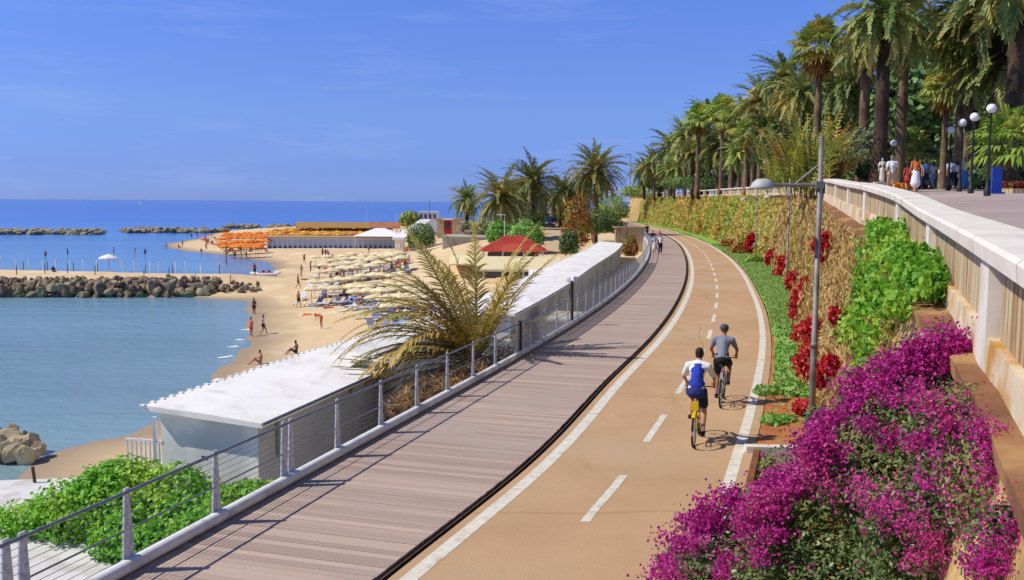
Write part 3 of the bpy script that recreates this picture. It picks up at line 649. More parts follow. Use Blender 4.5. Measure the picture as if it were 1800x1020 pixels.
# planting beds
Yg = rng.uniform(19.5, 34.5, 14000); tg = rng.uniform(0.02, 1, len(Yg)); Xg = RX(Yg) + .4 + (BX(Yg) - RX(Yg) - .2) * tg
dens = .5 + .55 * fbm(Xg * 1.3, Yg * .8, 6) + (Yg - 25.2) * .30; k = rng.uniform(0, 1, len(Yg)) < np.clip(dens, .02, 1); Xg, Yg = Xg[k], Yg[k]
P = np.stack([Xg, Yg, .06 + rng.uniform(0, .22, len(Xg))], -1); V, Q = cards(P, rdir(len(P)) + [0, 0, .3], unit(rdir(len(P)) * .8 + [0, -.3, 1]), .13, .08)
tag(put('leafy_ground_cover', mesh_from('leafy_ground_cover', V, Q, mats=[M_['cover_leaf']])), 'low leafy green ground cover in the bed beside the cycle path', 'ground cover', kind='stuff')
Yg = rng.uniform(33.6, 110, 16000); tg = rng.uniform(0, 1, len(Yg)); Xg = RX(Yg) + .35 + (BX(Yg) - RX(Yg) - .1) * tg
P = np.stack([Xg, Yg, .12 + 0 * Xg], -1); V, Q = cards(P, unit(rdir(len(P)) * .5 + [0, 0, 1]), unit(rdir(len(P)) + [0, -1, 0]), .16 * rng.uniform(.6, 1.3, len(P)), .05)
tag(put('lawn_grass', mesh_from('lawn_grass', V, Q, mats=[M_['grass_leaf']])), 'short green grass on the strip between path and wall', 'grass', kind='stuff')
c = onz(1300, 440, 0)
for (x, y, rx, rz, m, lab) in ((1298, 437, 17, 12, 'rust_leaf', 'low rust and green shrub where the lawn meets the far bend'), (1322, 455, 14, 9, 'olive_leaf', 'low green shrub at the lawn edge in front of the rust shrub'), (1280, 428, 13, 9, 'rust_leaf', 'small ochre shrub farthest along the lawn edge')):
    g = onz(x, y + rz * .8, 0); s = g[1] / F; leafy('low_shrub', lab, 'shrub', [(g[0], g[1], rz * s * .6, rx * s, rx * s * 1.2, rz * s), (g[0] + .6, g[1] + 1, rz * s * .5, rx * s * .7, rx * s, rz * s * .8)], 900, .3, .2, M_[m])
mat('corten', '8a5a35', '5f3c24', scale=3, rough=.85, c3='a3764c', s3=1.2, stretch=(1, 1, .3))
b = MB(); ye = np.arange(10, 18.01, .5)
b.grid(np.stack([np.stack([RX(ye) + .30, ye, 0 * ye - .6], -1), np.stack([RX(ye) + .30, ye, 0 * ye + .07], -1), np.stack([RX(ye) + .42, ye, 0 * ye + .07], -1), np.stack([RX(ye) + .42, ye, 0 * ye - .6], -1)], 0), flip=False)
tag(b.build('bed_edging', M_['corten']), 'rusty brown edging board between the path line and the lower bed', 'edging')
b = MB(); b.box((6.05, 17.8, -.1), (3.0, .22, .45), rz=-.05); tag(b.build('white_kerb', M_['stone_white']), 'short white kerb closing the near end of the red soil bed', 'kerb')
leafy('bed_shrub', 'small dark green shrub in the lower bed, below the white kerb', 'shrub', [(5.45, 16.3, -.05, .55, .8, .45), (5.0, 15.4, -.1, .35, .6, .4), (6.1, 16.7, -.05, .55, .6, .4)], 2600, .10, .06, M_['cover_leaf'])
# scrubby tufts on the red soil
for (x, y, lab) in ((1360, 742, 'green tuft on red soil nearest the white kerb'), (1345, 690, 'green tuft on red soil beside the path edge'), (1385, 690, 'wide green tuft on red soil near the pole')):
    g = onz(x, y, .05); leafy('grass_tuft', lab, 'plant', [(g[0], g[1], .1, .3, .35, .12), (g[0] + .3, g[1] + .1, .08, .25, .3, .1)], 420, .12, .05, M_['cover_leaf'])
# ------------------------------------------------------------------ railing along the boardwalk
mat('galv', 'd0d5dd', 'b9c0cc', scale=9, rough=.5, spec=.5, metal=.1, c3='a5adbb', s3=14)
mat('rail_dark', '8b929c', '737982', scale=6, rough=.45, metal=.5)
mat('white_tube', 'eceae4', 'dcd9d2', scale=3, rough=.5, c3='c4c0b8', s3=1.5)
mat('black_metal', '2a2b2d', '1f2022', scale=5, rough=.5)
mat('white_metal', 'e4e4e2', 'd4d5d6', scale=5, rough=.5)
def netting():
    m = bpy.data.materials.new('netting'); m.use_nodes = True; n, l = m.node_tree.nodes, m.node_tree.links
    b = n['Principled BSDF']; b.inputs['Base Color'].default_value = (*lin('c0c9cc'), 1); b.inputs['Roughness'].default_value = .6
    t = n.new('ShaderNodeBsdfTransparent'); ms = n.new('ShaderNodeMixShader'); ms.inputs[0].default_value = .62
    l.new(t.outputs[0], ms.inputs[1]); l.new(b.outputs[0], ms.inputs[2]); l.new(ms.outputs[0], n['Material Output'].inputs['Surface']); return m
M_['netting'] = netting()
def kframe(y, off=0.0):
    k = float(KX(y + .2) - KX(y - .2)) / .4; nx = 1 / math.sqrt(1 + k * k)
    return np.array([float(KX(y)) + off * nx, y - off * k * nx, 0]), -math.atan(k)
def kline(off, z, y0, y1, step=.5):
    return np.array([kframe(y, off)[0] + [0, 0, z] for y in np.arange(y0, y1, step)])
rail = thing('railing', 'galvanised steel cable railing along the outer edge of the boardwalk', 'railing', (KX(20), 20, 0))
RY0, RY1 = -4.0, 190.0
b = MB(); b.tube(kline(.06, .10, RY0, RY1), .095, 10); b.build('base_tube', M_['white_tube'], rail, smooth=True)
b = MB(); b.tube(kline(.02, 1.05, RY0, RY1), .024, 6); b.build('handrail', M_['rail_dark'], rail, smooth=True)
b = MB(); b.tube(kline(.02, .56, RY0, RY1), .014, 5); b.build('middle_rail', M_['rail_dark'], rail, smooth=True)
b = MB()
for z in (.20, .30, .39, .47, .66, .76, .86, .95): b.tube(kline(.02, z, RY0, 48, 1.0), .0045, 4, cap=False)
b.build('cable', M_['rail_dark'], rail)
pb = MB(); pb.box((0, 0, .62), (.024, .215, .98), top=(1, .42)); pb.box((0, 0, .16), (.05, .24, .06))
for z in (.3, .56, .8): pb.box((0, 0, z), (.034, .03, .03))
pmesh = pb.mesh('post', M_['galv'])
y = 12.1 - 1.9 * 6; yi = 0; pys = []
while y < 130:
    c, a = kframe(y, .02); pys.append(y)
    if not (28.4 < y < 29.6 or 36.0 < y < 37.4):
        put('post', pmesh, rail, c - np.array(rail.location), (0, 0, a))
        if yi in (5, 8): put('post', pmesh, rail, kframe(y + .22, .02)[0] - np.array(rail.location), (0, 0, a))
    k = (KX(y + .1) - KX(y - .1)) / .2; y += 1.93 / math.sqrt(1 + float(k) ** 2); yi += 1
pan = [(y0 + .12, y1 - .12) for y0, y1 in zip(pys[:-1], pys[1:]) if 28 < y0 < 75]
for (a0, a1) in pan:
    A = kframe(a0, .02)[0]; B = kframe(a1, .02)[0]; b = MB()
    b.add([A + [0, 0, .2], B + [0, 0, .2], B + [0, 0, 1.0], A + [0, 0, 1.0]], [[0, 1, 2, 3]]); b.build('netting_panel', M_['netting'], rail)
for (y, h) in ((29.05, 1.12), (36.6, 1.75)):
    c, a = kframe(y, .02); b = MB(); b.box(c + [0, 0, h / 2], (.10, .12, h), rz=a)
    o = b.build('dark_post', M_['black_metal'], rail)
    if h > 1.5:
        b = MB(); b.box(c + [.10, 0, h + .06], (.16, .14, .22), rz=.3); b.box(c + [-.14, .05, h + .03], (.12, .12, .18), rz=-.3); b.box(c + [0, 0, h - .03], (.36, .05, .04)); b.build('floodlight', M_['white_metal'], o, world=False).location = -np.array(rail.location)

# ------------------------------------------------------------------ beach hut blocks
mat('hut_roof', 'f0ece2', 'e6e1d6', scale=.6, rough=.75, c3='d2cec5', s3=1.2, t3=(.58, .75), bump=.15, bscale=2.5)
overlay(M_['hut_roof'], 'c4bdb0', 1.1, .50, .74, (1, .5, 1), .8); overlay(M_['hut_roof'], '8d8577', 3.0, .64, .78, (1, 1, 1), .7)
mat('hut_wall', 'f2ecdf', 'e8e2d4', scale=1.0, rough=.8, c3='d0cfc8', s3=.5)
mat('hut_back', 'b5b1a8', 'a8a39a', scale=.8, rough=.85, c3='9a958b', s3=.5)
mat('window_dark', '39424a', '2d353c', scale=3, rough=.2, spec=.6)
def hut_ring(y, w):
    """right eave and left eave points at station y"""
    k = float(HR(y + .3) - HR(y - .3)) / .6; nx = 1 / math.sqrt(1 + k * k); R_ = np.array([float(HR(y)), y])
    return R_, R_ + w * np.array([-nx, k * nx])
TL = .24
def hut_block(root, y0, y1, wl_, wr_, zr=-.5):
    """wl_ far eave distance from the reference line, wr_ near eave distance"""
    ys = np.linspace(y0, y1, max(4, int((y1 - y0) / 1.2))); top = []; wall_r = []; wall_l = []
    for y in ys:
        r0, _ = hut_ring(y, wr_); r1 = hut_ring(y, wl_)[1]; rr = hut_ring(y, wr_)[1] if wr_ else r0
        top.append((rr, r1)); d = unit(r1 - rr); wall_r.append(rr + d * .28); wall_l.append(r1 - d * .28)
    R_ = np.array([t[0] for t in top]); L_ = np.array([t[1] for t in top]); n = len(ys)
    z = lambda P, h: np.c_[P, np.full(len(P), h)]
    b = MB(); mid = (R_ + L_) / 2
    b.grid(np.array([z(R_, zr - .12), z(R_, zr), z(mid, zr + .15), z(L_, zr + TL), z(L_, zr + TL - .12), z(R_, zr - .12)]), flip=False)
    for e in (0, -1):
        b.add([np.r_[R_[e], zr - .12], np.r_[R_[e], zr], np.r_[mid[e], zr + .15], np.r_[L_[e], zr + TL], np.r_[L_[e], zr + TL - .12]], (), [[0, 1, 2], [0, 2, 4], [2, 3, 4]])
    roofb = b
    b = MB(); WR = np.array(wall_r); WL_ = np.array(wall_l); u = unit(WR[1] - WR[0]) * .3; u2 = unit(WR[-1] - WR[-2]) * .3
    WR[0] += u; WL_[0] += u; WR[-1] -= u2; WL_[-1] -= u2
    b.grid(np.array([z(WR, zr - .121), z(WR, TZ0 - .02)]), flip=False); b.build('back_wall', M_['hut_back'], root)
    b = MB(); b.grid(np.array([z(WL_, zr + TL - .14), z(WL_, TZ0 - .02)]), flip=True)
    for e in (0, -1): b.add([np.r_[WR[e], zr - .10], np.r_[WL_[e], zr + TL - .14], np.r_[WL_[e], TZ0 - .02], np.r_[WR[e], TZ0 - .02]], [[0, 1, 2, 3]])
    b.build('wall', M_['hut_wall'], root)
    # ribbed eaves: a row of small roof sheet ends on the seaward side
    b = roofb
    for i in range(n - 1):
        for t in (0, .25, .5, .75):
            p = L_[i] * (1 - t) + L_[i + 1] * t; q = L_[i] * (1 - t - .12) + L_[i + 1] * (t + .12)
            dd = unit(L_[i + 1] - L_[i]); a = math.atan2(dd[1], dd[0]); b.box((p[0], p[1], zr + TL + .01), (.10, .13, .035), rz=a)
    b.build('roof', M_['hut_roof'], root)
    b = MB(); g_ = np.array([np.r_[p + .03 * unit(p - q), zr - .02] for p, q in zip(R_, L_)]); b.tube(g_, .04, 6); b.build('gutter', M_['rail_dark'], root)
    return R_, L_, WR, WL_
c0 = hut_ring(HY0, 0)[0]
hut = thing('beach_hut', 'long white flat-roofed beach hut nearest the viewer, below the railing', 'beach hut', (c0[0], c0[1], TZ0))
R_, L_, WR, WL_ = hut_block(hut, HY0, HY1, 3.25, 0)
# near-end gate of white bars, vent, corner post, window slot
b = MB(); g0 = np.r_[WL_[0], 0]; dirv = unit(np.r_[hut_ring(HY0, 1)[1] - hut_ring(HY0, 0)[0], 0]); out = np.array([dirv[1], -dirv[0], 0])
for i in range(8):
    p = g0 + dirv * (.06 + i * .13) ; b.box((p[0], p[1], TZ0 + .95), (.035, .035, 1.7))
for zz in (TZ0 + .2, TZ0 + 1.78): p = g0 + dirv * .5; b.box((p[0], p[1], zz), (1.05, .04, .05), rz=math.atan2(dirv[1], dirv[0]))
b.build('bar_gate', M_['white_metal'], hut)
b = MB(); p = (np.r_[WR[0], 0] * .45 + np.r_[WL_[0], 0] * .55) + out * .02; b.box((p[0], p[1], -1.55), (.17, .05, .10), rz=math.atan2(dirv[1], dirv[0])); b.build('vent', M_['window_dark'], hut)
b = MB(); p = g0 + dirv * .18; b.box((p[0], p[1], -1.8), (.08, .08, 2.4)); b.build('corner_post', M_['white_metal'], hut)
b = MB(); ee = unit(np.r_[WR[1] - WR[0], 0])
p = np.r_[WR[0], 0] + ee * .9; b.box((p[0] + .03, p[1], -1.2), (.06, .12, .9), rz=math.atan2(ee[1], ee[0]) - PI / 2); b.build('window_slot', mat('stain_green', '7d7f5a', scale=4), hut)
c1 = hut_ring(HY1 + .4, 2.4)[1]
hutm = thing('beach_hut', 'narrow white hut roof behind the dying palm, linking the two long huts', 'beach hut', (c1[0], c1[1], TZ0))
hut_block(hutm, HY1 + .12, HY2 - .12, 3.25, 1.5, -.55)
c2 = hut_ring(HY2, 0)[0]
hutf = thing('beach_hut', 'long curved white-roofed beach hut beyond the dying palm', 'beach hut', (c2[0], c2[1], TZ0))
R2, L2, WR2, WL2 = hut_block(hutf, HY2, HY3, 3.1, 0)
for t in (.25, .5, .72, .86):
    i = int(t * (len(WR2) - 1)); p = WR2[i]; d = unit(WR2[i + 1] - WR2[i]); b = MB(); b.box((p[0] + .03, p[1], -1.3), (.06, .5, .35), rz=math.atan2(d[1], d[0]) - PI / 2); b.build('window', M_['window_dark'], hutf)
b = MB(); p = hut_ring(HY2 + 5.5, 0)[0]; b.box((p[0] + 1.2, p[1], -1.25), (1.8, 3.6, .12), rz=-.28); b.box((p[0] + 1.2, p[1], -2.1), (1.4, 3.2, 1.7), rz=-.28)
tag(b.build('utility_shed', M_['hut_wall']), 'small pale shed between the curved hut and the boardwalk', 'shed')

# leafy bush in front of the near hut, terrace plants
tb = onz(230, 960, TZ0)
def bl(px, py, d, rx, rz): c = atd(px, py, d); s = d / F; return (c[0], c[1], c[2], rx * s, rx * s * .8, rz * s)
B_ = [bl(275, 955, 19.6, 60, 38), bl(345, 930, 19.2, 50, 36), bl(410, 895, 19.0, 45, 30), bl(225, 975, 19.9, 45, 26), bl(210, 860, 21.6, 70, 50), bl(220, 880, 21.3, 100, 70), bl(150, 900, 21.4, 95, 60), bl(310, 880, 21.0, 80, 62), bl(60, 915, 21.5, 70, 36), bl(230, 950, 20.2, 75, 55), bl(330, 920, 20.2, 65, 55), bl(370, 890, 20.8, 45, 40)]
leafmat('bush_leaf', '8cc832', '52961c', c3='aacb45', trans=.35, s3=.9)
leafy('bush', 'big bright green bush on the white terrace in front of the near hut', 'bush', B_, 26000, .12, .085, M_['bush_leaf'], shell=(.55, 1.1), up=.25)
leafy('bush', 'low green bush at the railing foot, right of the big terrace bush', 'bush', [bl(440, 872, 18.6, 55, 26), bl(400, 885, 18.3, 40, 24), bl(478, 858, 19.2, 25, 14)], 4200, .11, .08, M_['bush_leaf'], shell=(.5, 1.08))
leafy('terrace_plant', 'sparse dark plant on the white terrace at the bottom edge', 'plant', [bl(140, 1012, 20.2, 50, 14)], 240, .16, .08, M_['cover_leaf'], shell=(.3, 1.1))
# wire mesh strip and shadowy planting in the notch under the palm
leafmat('dead_leaf', 'a9824a', '7a5a30', c3='c29a58', trans=.2)
nb = [bl(760, 700, 27, 60, 40), bl(830, 680, 28.5, 55, 45), bl(720, 715, 26, 40, 30), bl(880, 650, 30.5, 35, 40)]
leafy('dead_thatch', 'heap of dead brown palm leaves under the dying palm behind the railing', 'leaf heap', nb, 4200, .45, .04, M_['dead_leaf'], shell=(.3, 1.1), rough=1.5)

# ------------------------------------------------------------------ street lamps on the planting strip
mat('lamp_grey', '8f8a82', '7b766e', scale=4, rough=.6, metal=.3, c3='6b655c', s3=2)
mat('lamp_disc', 'b9b7ae', 'a09e95', scale=3, rough=.5)
lab = ['tall grey lamp pole nearest the viewer, beside the red creeper', 'grey lamp pole in the middle of the row along the lawn', 'thin grey lamp pole farthest along the lawn near the bend']
proto = None
for i, (px, py, z0) in enumerate(((1425, 772, 0), (1382, 515, 0), (1328, 458, 0))):
    g = onz(px, py, z0)
    r = thing('street_lamp', lab[i], 'street lamp', g, 0, 'disc lamps along the lawn')
    if proto is None:
        H = 6.15; m1 = MB(); m1.tube([(0, 0, -.1), (0, 0, 2.2), (0, 0, 2.21), (0, 0, H)], [.066, .064, .056, .05], 10); m1.tube([(0, 0, 1.9), (0, 0, 2.0)], [.075, .075], 10)
        m2 = MB(); m2.tube([(0, 0, 5.18), (-1.0, 0, 5.18)], .035, 8); m2.box((-.02, 0, 5.18), (.16, .16, .14))
        m3 = MB(); m3.lathe([(0, 5.30), (.12, 5.29), (.2, 5.22), (.235, 5.14), (.235, 5.10), (0, 5.08)], (-1.15, 0, 0), 20)
        m4 = MB(); m4.tube([(0, 0, 5.62), (-.5, 0, 5.2)], .012, 5)
        proto = [('pole', m1.mesh('pole', M_['lamp_grey'], True)), ('arm', m2.mesh('arm', M_['lamp_grey'])), ('lamp_shade', m3.mesh('lamp_shade', M_['lamp_disc'], True)), ('stay_rod', m4.mesh('stay_rod', M_['lamp_disc']))]
    for nm, me in proto: put(nm, me, r)
# ------------------------------------------------------------------ palms and trees
leafmat('palm_leaf', 'a9ae62', '69803f', c3='bfae58', trans=.25, objrand=.22, s3=.35)
leafmat('palm_leaf_dark', '8c9850', '516834', c3='a89c50', trans=.22, objrand=.22, s3=.35)
leafmat('fan_leaf', 'a3b654', '6f8a3e', c3='c8b858', trans=.3, objrand=.2)
leafmat('dead_frond', 'b08a46', '8a6634', c3='c29b4a', trans=.2, objrand=.15)
leafmat('date_leaf_gold', 'd2b058', 'a3883c', c3='a39a4c', trans=.25)
leafmat('tree_leaf', '6f8a4a', '3f5a2e', c3='87984e', trans=.22, objrand=.3, s3=.3)
leafmat('silver_leaf', 'a3b08a', '77876a', trans=.25)
leafmat('lime_leaf', 'a0b850', '72903a', c3='bcc060', trans=.35)
leafmat('bamboo_leaf', 'b8b24a', '8c9a3e', c3='c89c48', trans=.3, s3=.5)
mat('trunk_palm', '8a7258', '5f4a37', scale=3, rough=.95, bump=1.0, bscale=6, c3='4d3b2c', s3=1.2, stretch=(1, 1, 3.5), coord='obj', objrand=.2)
mat('trunk_dark', '5a4838', '3a2d23', scale=3, rough=.95, bump=1.0, bscale=6, c3='30251c', s3=1.2, stretch=(1, 1, 4), coord='obj', objrand=.2)

def frond_geo(L, az, el, droop, npair, ll, lw, vee=.35, twist=0.0, seg=10, tip=.35):
    """one arching feather frond from the origin: returns V, Q (rachis and leaflets)"""
    t = np.linspace(0, 1, npair); ang = el - droop * t ** 1.3
    ds = L / (npair - 1); x = np.concatenate([[0], np.cumsum(np.cos(ang[:-1]) * ds)]); z = np.concatenate([[0], np.cumsum(np.sin(ang[:-1]) * ds)])
    T = np.stack([np.cos(ang), 0 * ang, np.sin(ang)], -1); Nn = np.stack([-np.sin(ang), 0 * ang, np.cos(ang)], -1); Sd = np.array([0, 1., 0])
    P = np.stack([x, 0 * x, z], -1); Vs, Qs, n = [], [], 0
    prof = np.clip(np.sin(np.clip(t * 1.05 + .08, 0, 1) * PI) ** .5, tip, 1) * (t > .06)
    for sgn in (-1, 1):
        k = prof > 0; Pk, Tk, Nk, pk = P[k], T[k], Nn[k], prof[k]; m = len(Pk)
        D = unit(sgn * Sd * .75 + Tk * (.55 + .5 * t[k][:, None]) + Nk * vee + .12 * rng.normal(size=(m, 3)) - np.array([0, 0, .12]))
        l = ll * pk * rng.uniform(.8, 1.15, m); w = lw * rng.uniform(.8, 1.2, m)
        Wd = unit(np.cross(D, Nk))
        A = Pk - Wd * w[:, None] * .5; B = Pk + Wd * w[:, None] * .5; M1 = Pk + D * l[:, None] * .6 - [0, 0, .02]; E = Pk + D * l[:, None] - np.array([0, 0, 1.]) * (l * .18)[:, None]
        V = np.stack([A, B, M1 + Wd * w[:, None] * .45, E, M1 - Wd * w[:, None] * .45], 1)
        V4 = np.stack([V[:, 0], V[:, 1], V[:, 2], V[:, 4]], 1).reshape(-1, 3); V5 = np.stack([V[:, 4], V[:, 2], V[:, 3], V[:, 3] + .001], 1).reshape(-1, 3)
        Vs += [V4]; Qs += [np.arange(m * 4).reshape(-1, 4) + n]; n += m * 4
        Vs += [V5]; Qs += [np.arange(m * 4).reshape(-1, 4) + n]; n += m * 4
    r = np.linspace(.035, .008, npair)[:, None] * (L / 3)
    for a, b_ in ((Sd, Nn), (-Sd, Nn)):
        pass
    RA = P - Sd * r; RB = P + Sd * r; RC = P - Nn * r; i = np.arange(npair - 1)
    V = np.concatenate([RA, RB, RC]); Vs.append(V)
    Qs.append(np.concatenate([np.stack([i, i + npair, i + npair + 1, i + 1], -1), np.stack([i + npair, i + 2 * npair, i + 2 * npair + 1, i + npair + 1], -1), np.stack([i + 2 * npair, i, i + 1, i + 2 * npair + 1], -1)]) + n)
    V = np.concatenate(Vs); Q = np.concatenate(Qs)
    if twist: c, s = math.cos(twist), math.sin(twist); V = V @ np.array([[1, 0, 0], [0, c, s], [0, -s, c]])
    c, s = math.cos(az), math.sin(az)
    return V @ np.array([[c, s, 0], [-s, c, 0], [0, 0, 1]]), Q
def gather(gs):
    V, Q, n = [], [], 0
    for v, q in gs: V.append(v); Q.append(q + n); n += len(v)
    return np.concatenate(V), np.concatenate(Q)
def date_crown(nf, L, lo, hi, droop, npair=22, ll=.42, lw=.035, r0=.14):
    gs = []
    for i in range(nf):
        u = (i + .5) / nf; el = math.radians(hi + (lo - hi) * u ** .8 + rng.normal() * 6); az = i * 2.39996 + rng.normal() * .15
        v, q = frond_geo(L * rng.uniform(.85, 1.08), 0, el, math.radians(droop * rng.uniform(.75, 1.2)), npair, ll * L / 3, lw * L / 3, twist=rng.normal() * .25)
        v = v + [r0, 0, .25 * (1 - u)]; c, s = math.cos(az), math.sin(az); gs.append((v @ np.array([[c, s, 0], [-s, c, 0], [0, 0, 1]]), q))
    return gather(gs)
def fan_geo(stem, R_, nb, el):
    """palmate fan on a stalk along +x"""
    th = np.linspace(-1.9, 1.9, nb); base = np.array([math.cos(el) * stem, 0, math.sin(el) * stem])
    X = np.array([math.cos(el), 0, math.sin(el)]); Yv = np.array([0, 1., 0]); Z = np.cross(X, Yv)
    D = np.cos(th)[:, None] * X + np.sin(th)[:, None] * Yv - Z * .15; D = unit(D + .05 * rng.normal(size=D.shape)); l = R_ * rng.uniform(.85, 1.1, nb) * (1 - .25 * np.abs(th) / 1.9)
    W = unit(np.cross(D, Z)); w = R_ * .075
    A = base + D * .05; M1 = base + D * (l * .6)[:, None]; E = base + D * l[:, None] - np.array([0, 0, 1.]) * (l * .28)[:, None]
    V = np.stack([A, M1 + W * w, E, M1 - W * w], 1).reshape(-1, 3); Q = np.arange(nb * 4).reshape(-1, 4)
    S = np.array([[0, -.02, 0], [0, .02, 0], base + [0, .015, 0], base - [0, .015, 0]]); return np.concatenate([V, S]), np.concatenate([Q, [[len(V), len(V) + 1, len(V) + 2, len(V) + 3]]])
def fan_crown(nf, stem, R_, lo, hi, nb=15):
    gs = []
    for i in range(nf):
        u = (i + .5) / nf; el = math.radians(hi + (lo - hi) * u + rng.normal() * 8); az = i * 2.39996 + rng.normal() * .2
        v, q = fan_geo(stem * rng.uniform(.8, 1.15), R_ * rng.uniform(.85, 1.1), nb, el); c, s = math.cos(az), math.sin(az); gs.append((v @ np.array([[c, s, 0], [-s, c, 0], [0, 0, 1]]), q))
    return gather(gs)
def M2(name, g, m): return mesh_from(name, g[0], g[1], mats=[m])
# crown prototypes, radius about 3 m (date) and 1.5 m (fan)
CR = {'date': [(M2('crown', date_crown(92, 3.4, -48, 84, 66, 22, .50, .085), M_['palm_leaf']), M2('dead_fronds', date_crown(14, 2.4, -75, -45, 30, 16), M_['dead_frond'])) for _ in range(2)],
      'dark': [(M2('crown', date_crown(88, 3.4, -50, 82, 70, 22, .50, .085), M_['palm_leaf_dark']), M2('dead_fronds', date_crown(12, 2.3, -75, -50, 25, 16), M_['dead_frond'])) for _ in range(2)],
      'fan': [(M2('crown', fan_crown(42, .85, .95, -25, 85), M_['fan_leaf']), M2('dead_fronds', fan_crown(26, .55, .8, -85, -45, 9), M_['dead_frond'])) for _ in range(2)]}
def trunk_mesh(r0, r1, m, rings=26, flare=1.35):
    t = np.linspace(0, 1, rings * 2); r = (r0 + (r1 - r0) * t) * (1 + .05 * (np.arange(rings * 2) % 2)) * (1 + (flare - 1) * np.exp(-t * 14))
    b = MB(); b.tube(np.stack([.25 * r0 * np.sin(t * 3), .2 * r0 * np.sin(t * 2.2), t], -1), r, 11); return b.mesh('trunk', m, True)
TR = {'date': trunk_mesh(.30, .27, M_['trunk_palm']), 'dark': trunk_mesh(.31, .25, M_['trunk_dark']), 'fan': trunk_mesh(.20, .13, M_['trunk_palm'])}
mat('date_bunch', 'd8b23c', 'c08f2a', scale=12, rough=.8)
db = MB()
for q in range(26): d = rdir(1)[0]; db.ball(np.array([0, 0, 0]) + d * [.22, .22, .3] * rng.uniform(.4, 1), .09, 6, 4)
dbm = db.mesh('date_bunch', M_['date_bunch'])
def palm(kind, px, py, d, rpx, label, base=None, lean=0.0, trunk_w=1.0, group='palms of the promenade gardens', dates=False, dead=True, z_extra=0):
    c = atd(px, py, d); s = rpx / F * d / (2.9 if kind != 'fan' else 1.65)
    bz = float(FZ(min(d, 260))) if base is None else base; bx = c[0] + lean
    r = thing('palm_tree', label, 'palm tree', (bx, d, bz), 0, group)
    h = max(.8, c[2] - bz); i = rnd.randrange(2); rz = rnd.uniform(0, 6.28)
    put('trunk', TR[kind], r, (0, 0, -.1), (0, math.atan2(-lean, h), 0), (trunk_w * s ** .4, trunk_w * s ** .4, (h + .15) / math.cos(math.atan2(-lean, h))))
    put('crown', CR[kind][i][0], r, (-lean, 0, h), (0, 0, rz), s)
    if dead: put('dead_fronds', CR[kind][i][1], r, (-lean, 0, h - .05), (0, 0, rz), s)
    if dates: put('date_bunch', dbm, r, (-lean - .5 * s, -.5 * s, h - .35 * s), (0, 0, 0), s)
    return r
PALMS = [
 ('dark', 1555, 22, 50, 92, 'tall date palm with dark trunk rising behind the white statue', 0, 1.25), ('date', 1523, 78, 58, 58, 'date palm with pale trunk just left of the tallest dark trunk', 0, 1.2),
 ('date', 1590, 48, 61, 76, 'date palm whose trunk stands right behind the tall dark one', 0, 1.2), ('fan', 1440, 88, 62, 62, 'fan palm with golden dead skirt standing above the bamboo clump', 0, 1.3),
 ('fan', 1692, 75, 60, 70, 'tall fan palm with golden skirt right of the central dark trees', 0, 1.3), ('dark', 1762, 5, 57, 122, 'big date palm at the top edge with trunk second from the picture edge', .1, 1.2),
 ('dark', 1793, -70, 50, 130, 'thick palm trunk cut by the right picture edge', 0, 1.25), ('dark', 1765, 112, 58, 92, 'drooping date palm over the globe lamps beside the promenade', 0, .9),
 ('fan', 1664, 158, 67, 50, 'small pale fan palm left of the globe lamp row', 0, 1.2), ('date', 1706, 128, 66, 62, 'date palm with slim orange trunk behind the globe lamp row', 0, .9),
 ('date', 1150, 290, 205, 34, 'lowest date palm at the left end of the garden row', 0, 1), ('dark', 1180, 262, 195, 42, 'dark date palm second in the garden row from its left end', 0, 1),
 ('date', 1205, 240, 175, 38, 'date palm third in the garden row from its left end', 0, 1), ('fan', 1228, 212, 150, 34, 'slim fan palm with golden skirt and long trunk behind the left globe lamp', 0, 1.5),
 ('dark', 1246, 206, 165, 40, 'dark crowned palm directly left of the twin slim palms', 0, 1), ('fan', 1270, 198, 135, 36, 'left one of the twin slim palms with golden skirts', 0, 1.4),
 ('fan', 1287, 214, 128, 34, 'right one of the twin slim palms with golden skirts', 0, 1.4), ('date', 1308, 208, 140, 44, 'full green palm right of the twin slim palms', 0, 1),
 ('date', 1338, 182, 118, 52, 'broad date palm between the slim palms and the bamboo clump', 0, 1), ('dark', 1382, 140, 100, 58, 'dark date palm rising left of the golden skirted fan palm', 0, 1),
 ('date', 1408, 168, 84, 56, 'date palm directly behind the bamboo clump', 0, 1), ('fan', 1312, 236, 112, 30, 'short fan palm in front of the broad date palm', 0, 1.4),
 ('dark', 1355, 222, 108, 52, 'dark low palm over the pair of globe lamps', 0, 1), ('dark', 1500, 150, 80, 70, 'dark palm left of the pale trunks, half hidden', 0, 1), ('dark', 1630, 60, 95, 60, 'distant dark palm in the gap right of the tall trunks', 0, 1),
 ('dark', 1262, 268, 150, 40, 'low dark palm filling the garden behind the left lamps', 0, 1), ('date', 1300, 270, 125, 36, 'low date palm beside the third globe lamp', 0, 1)]
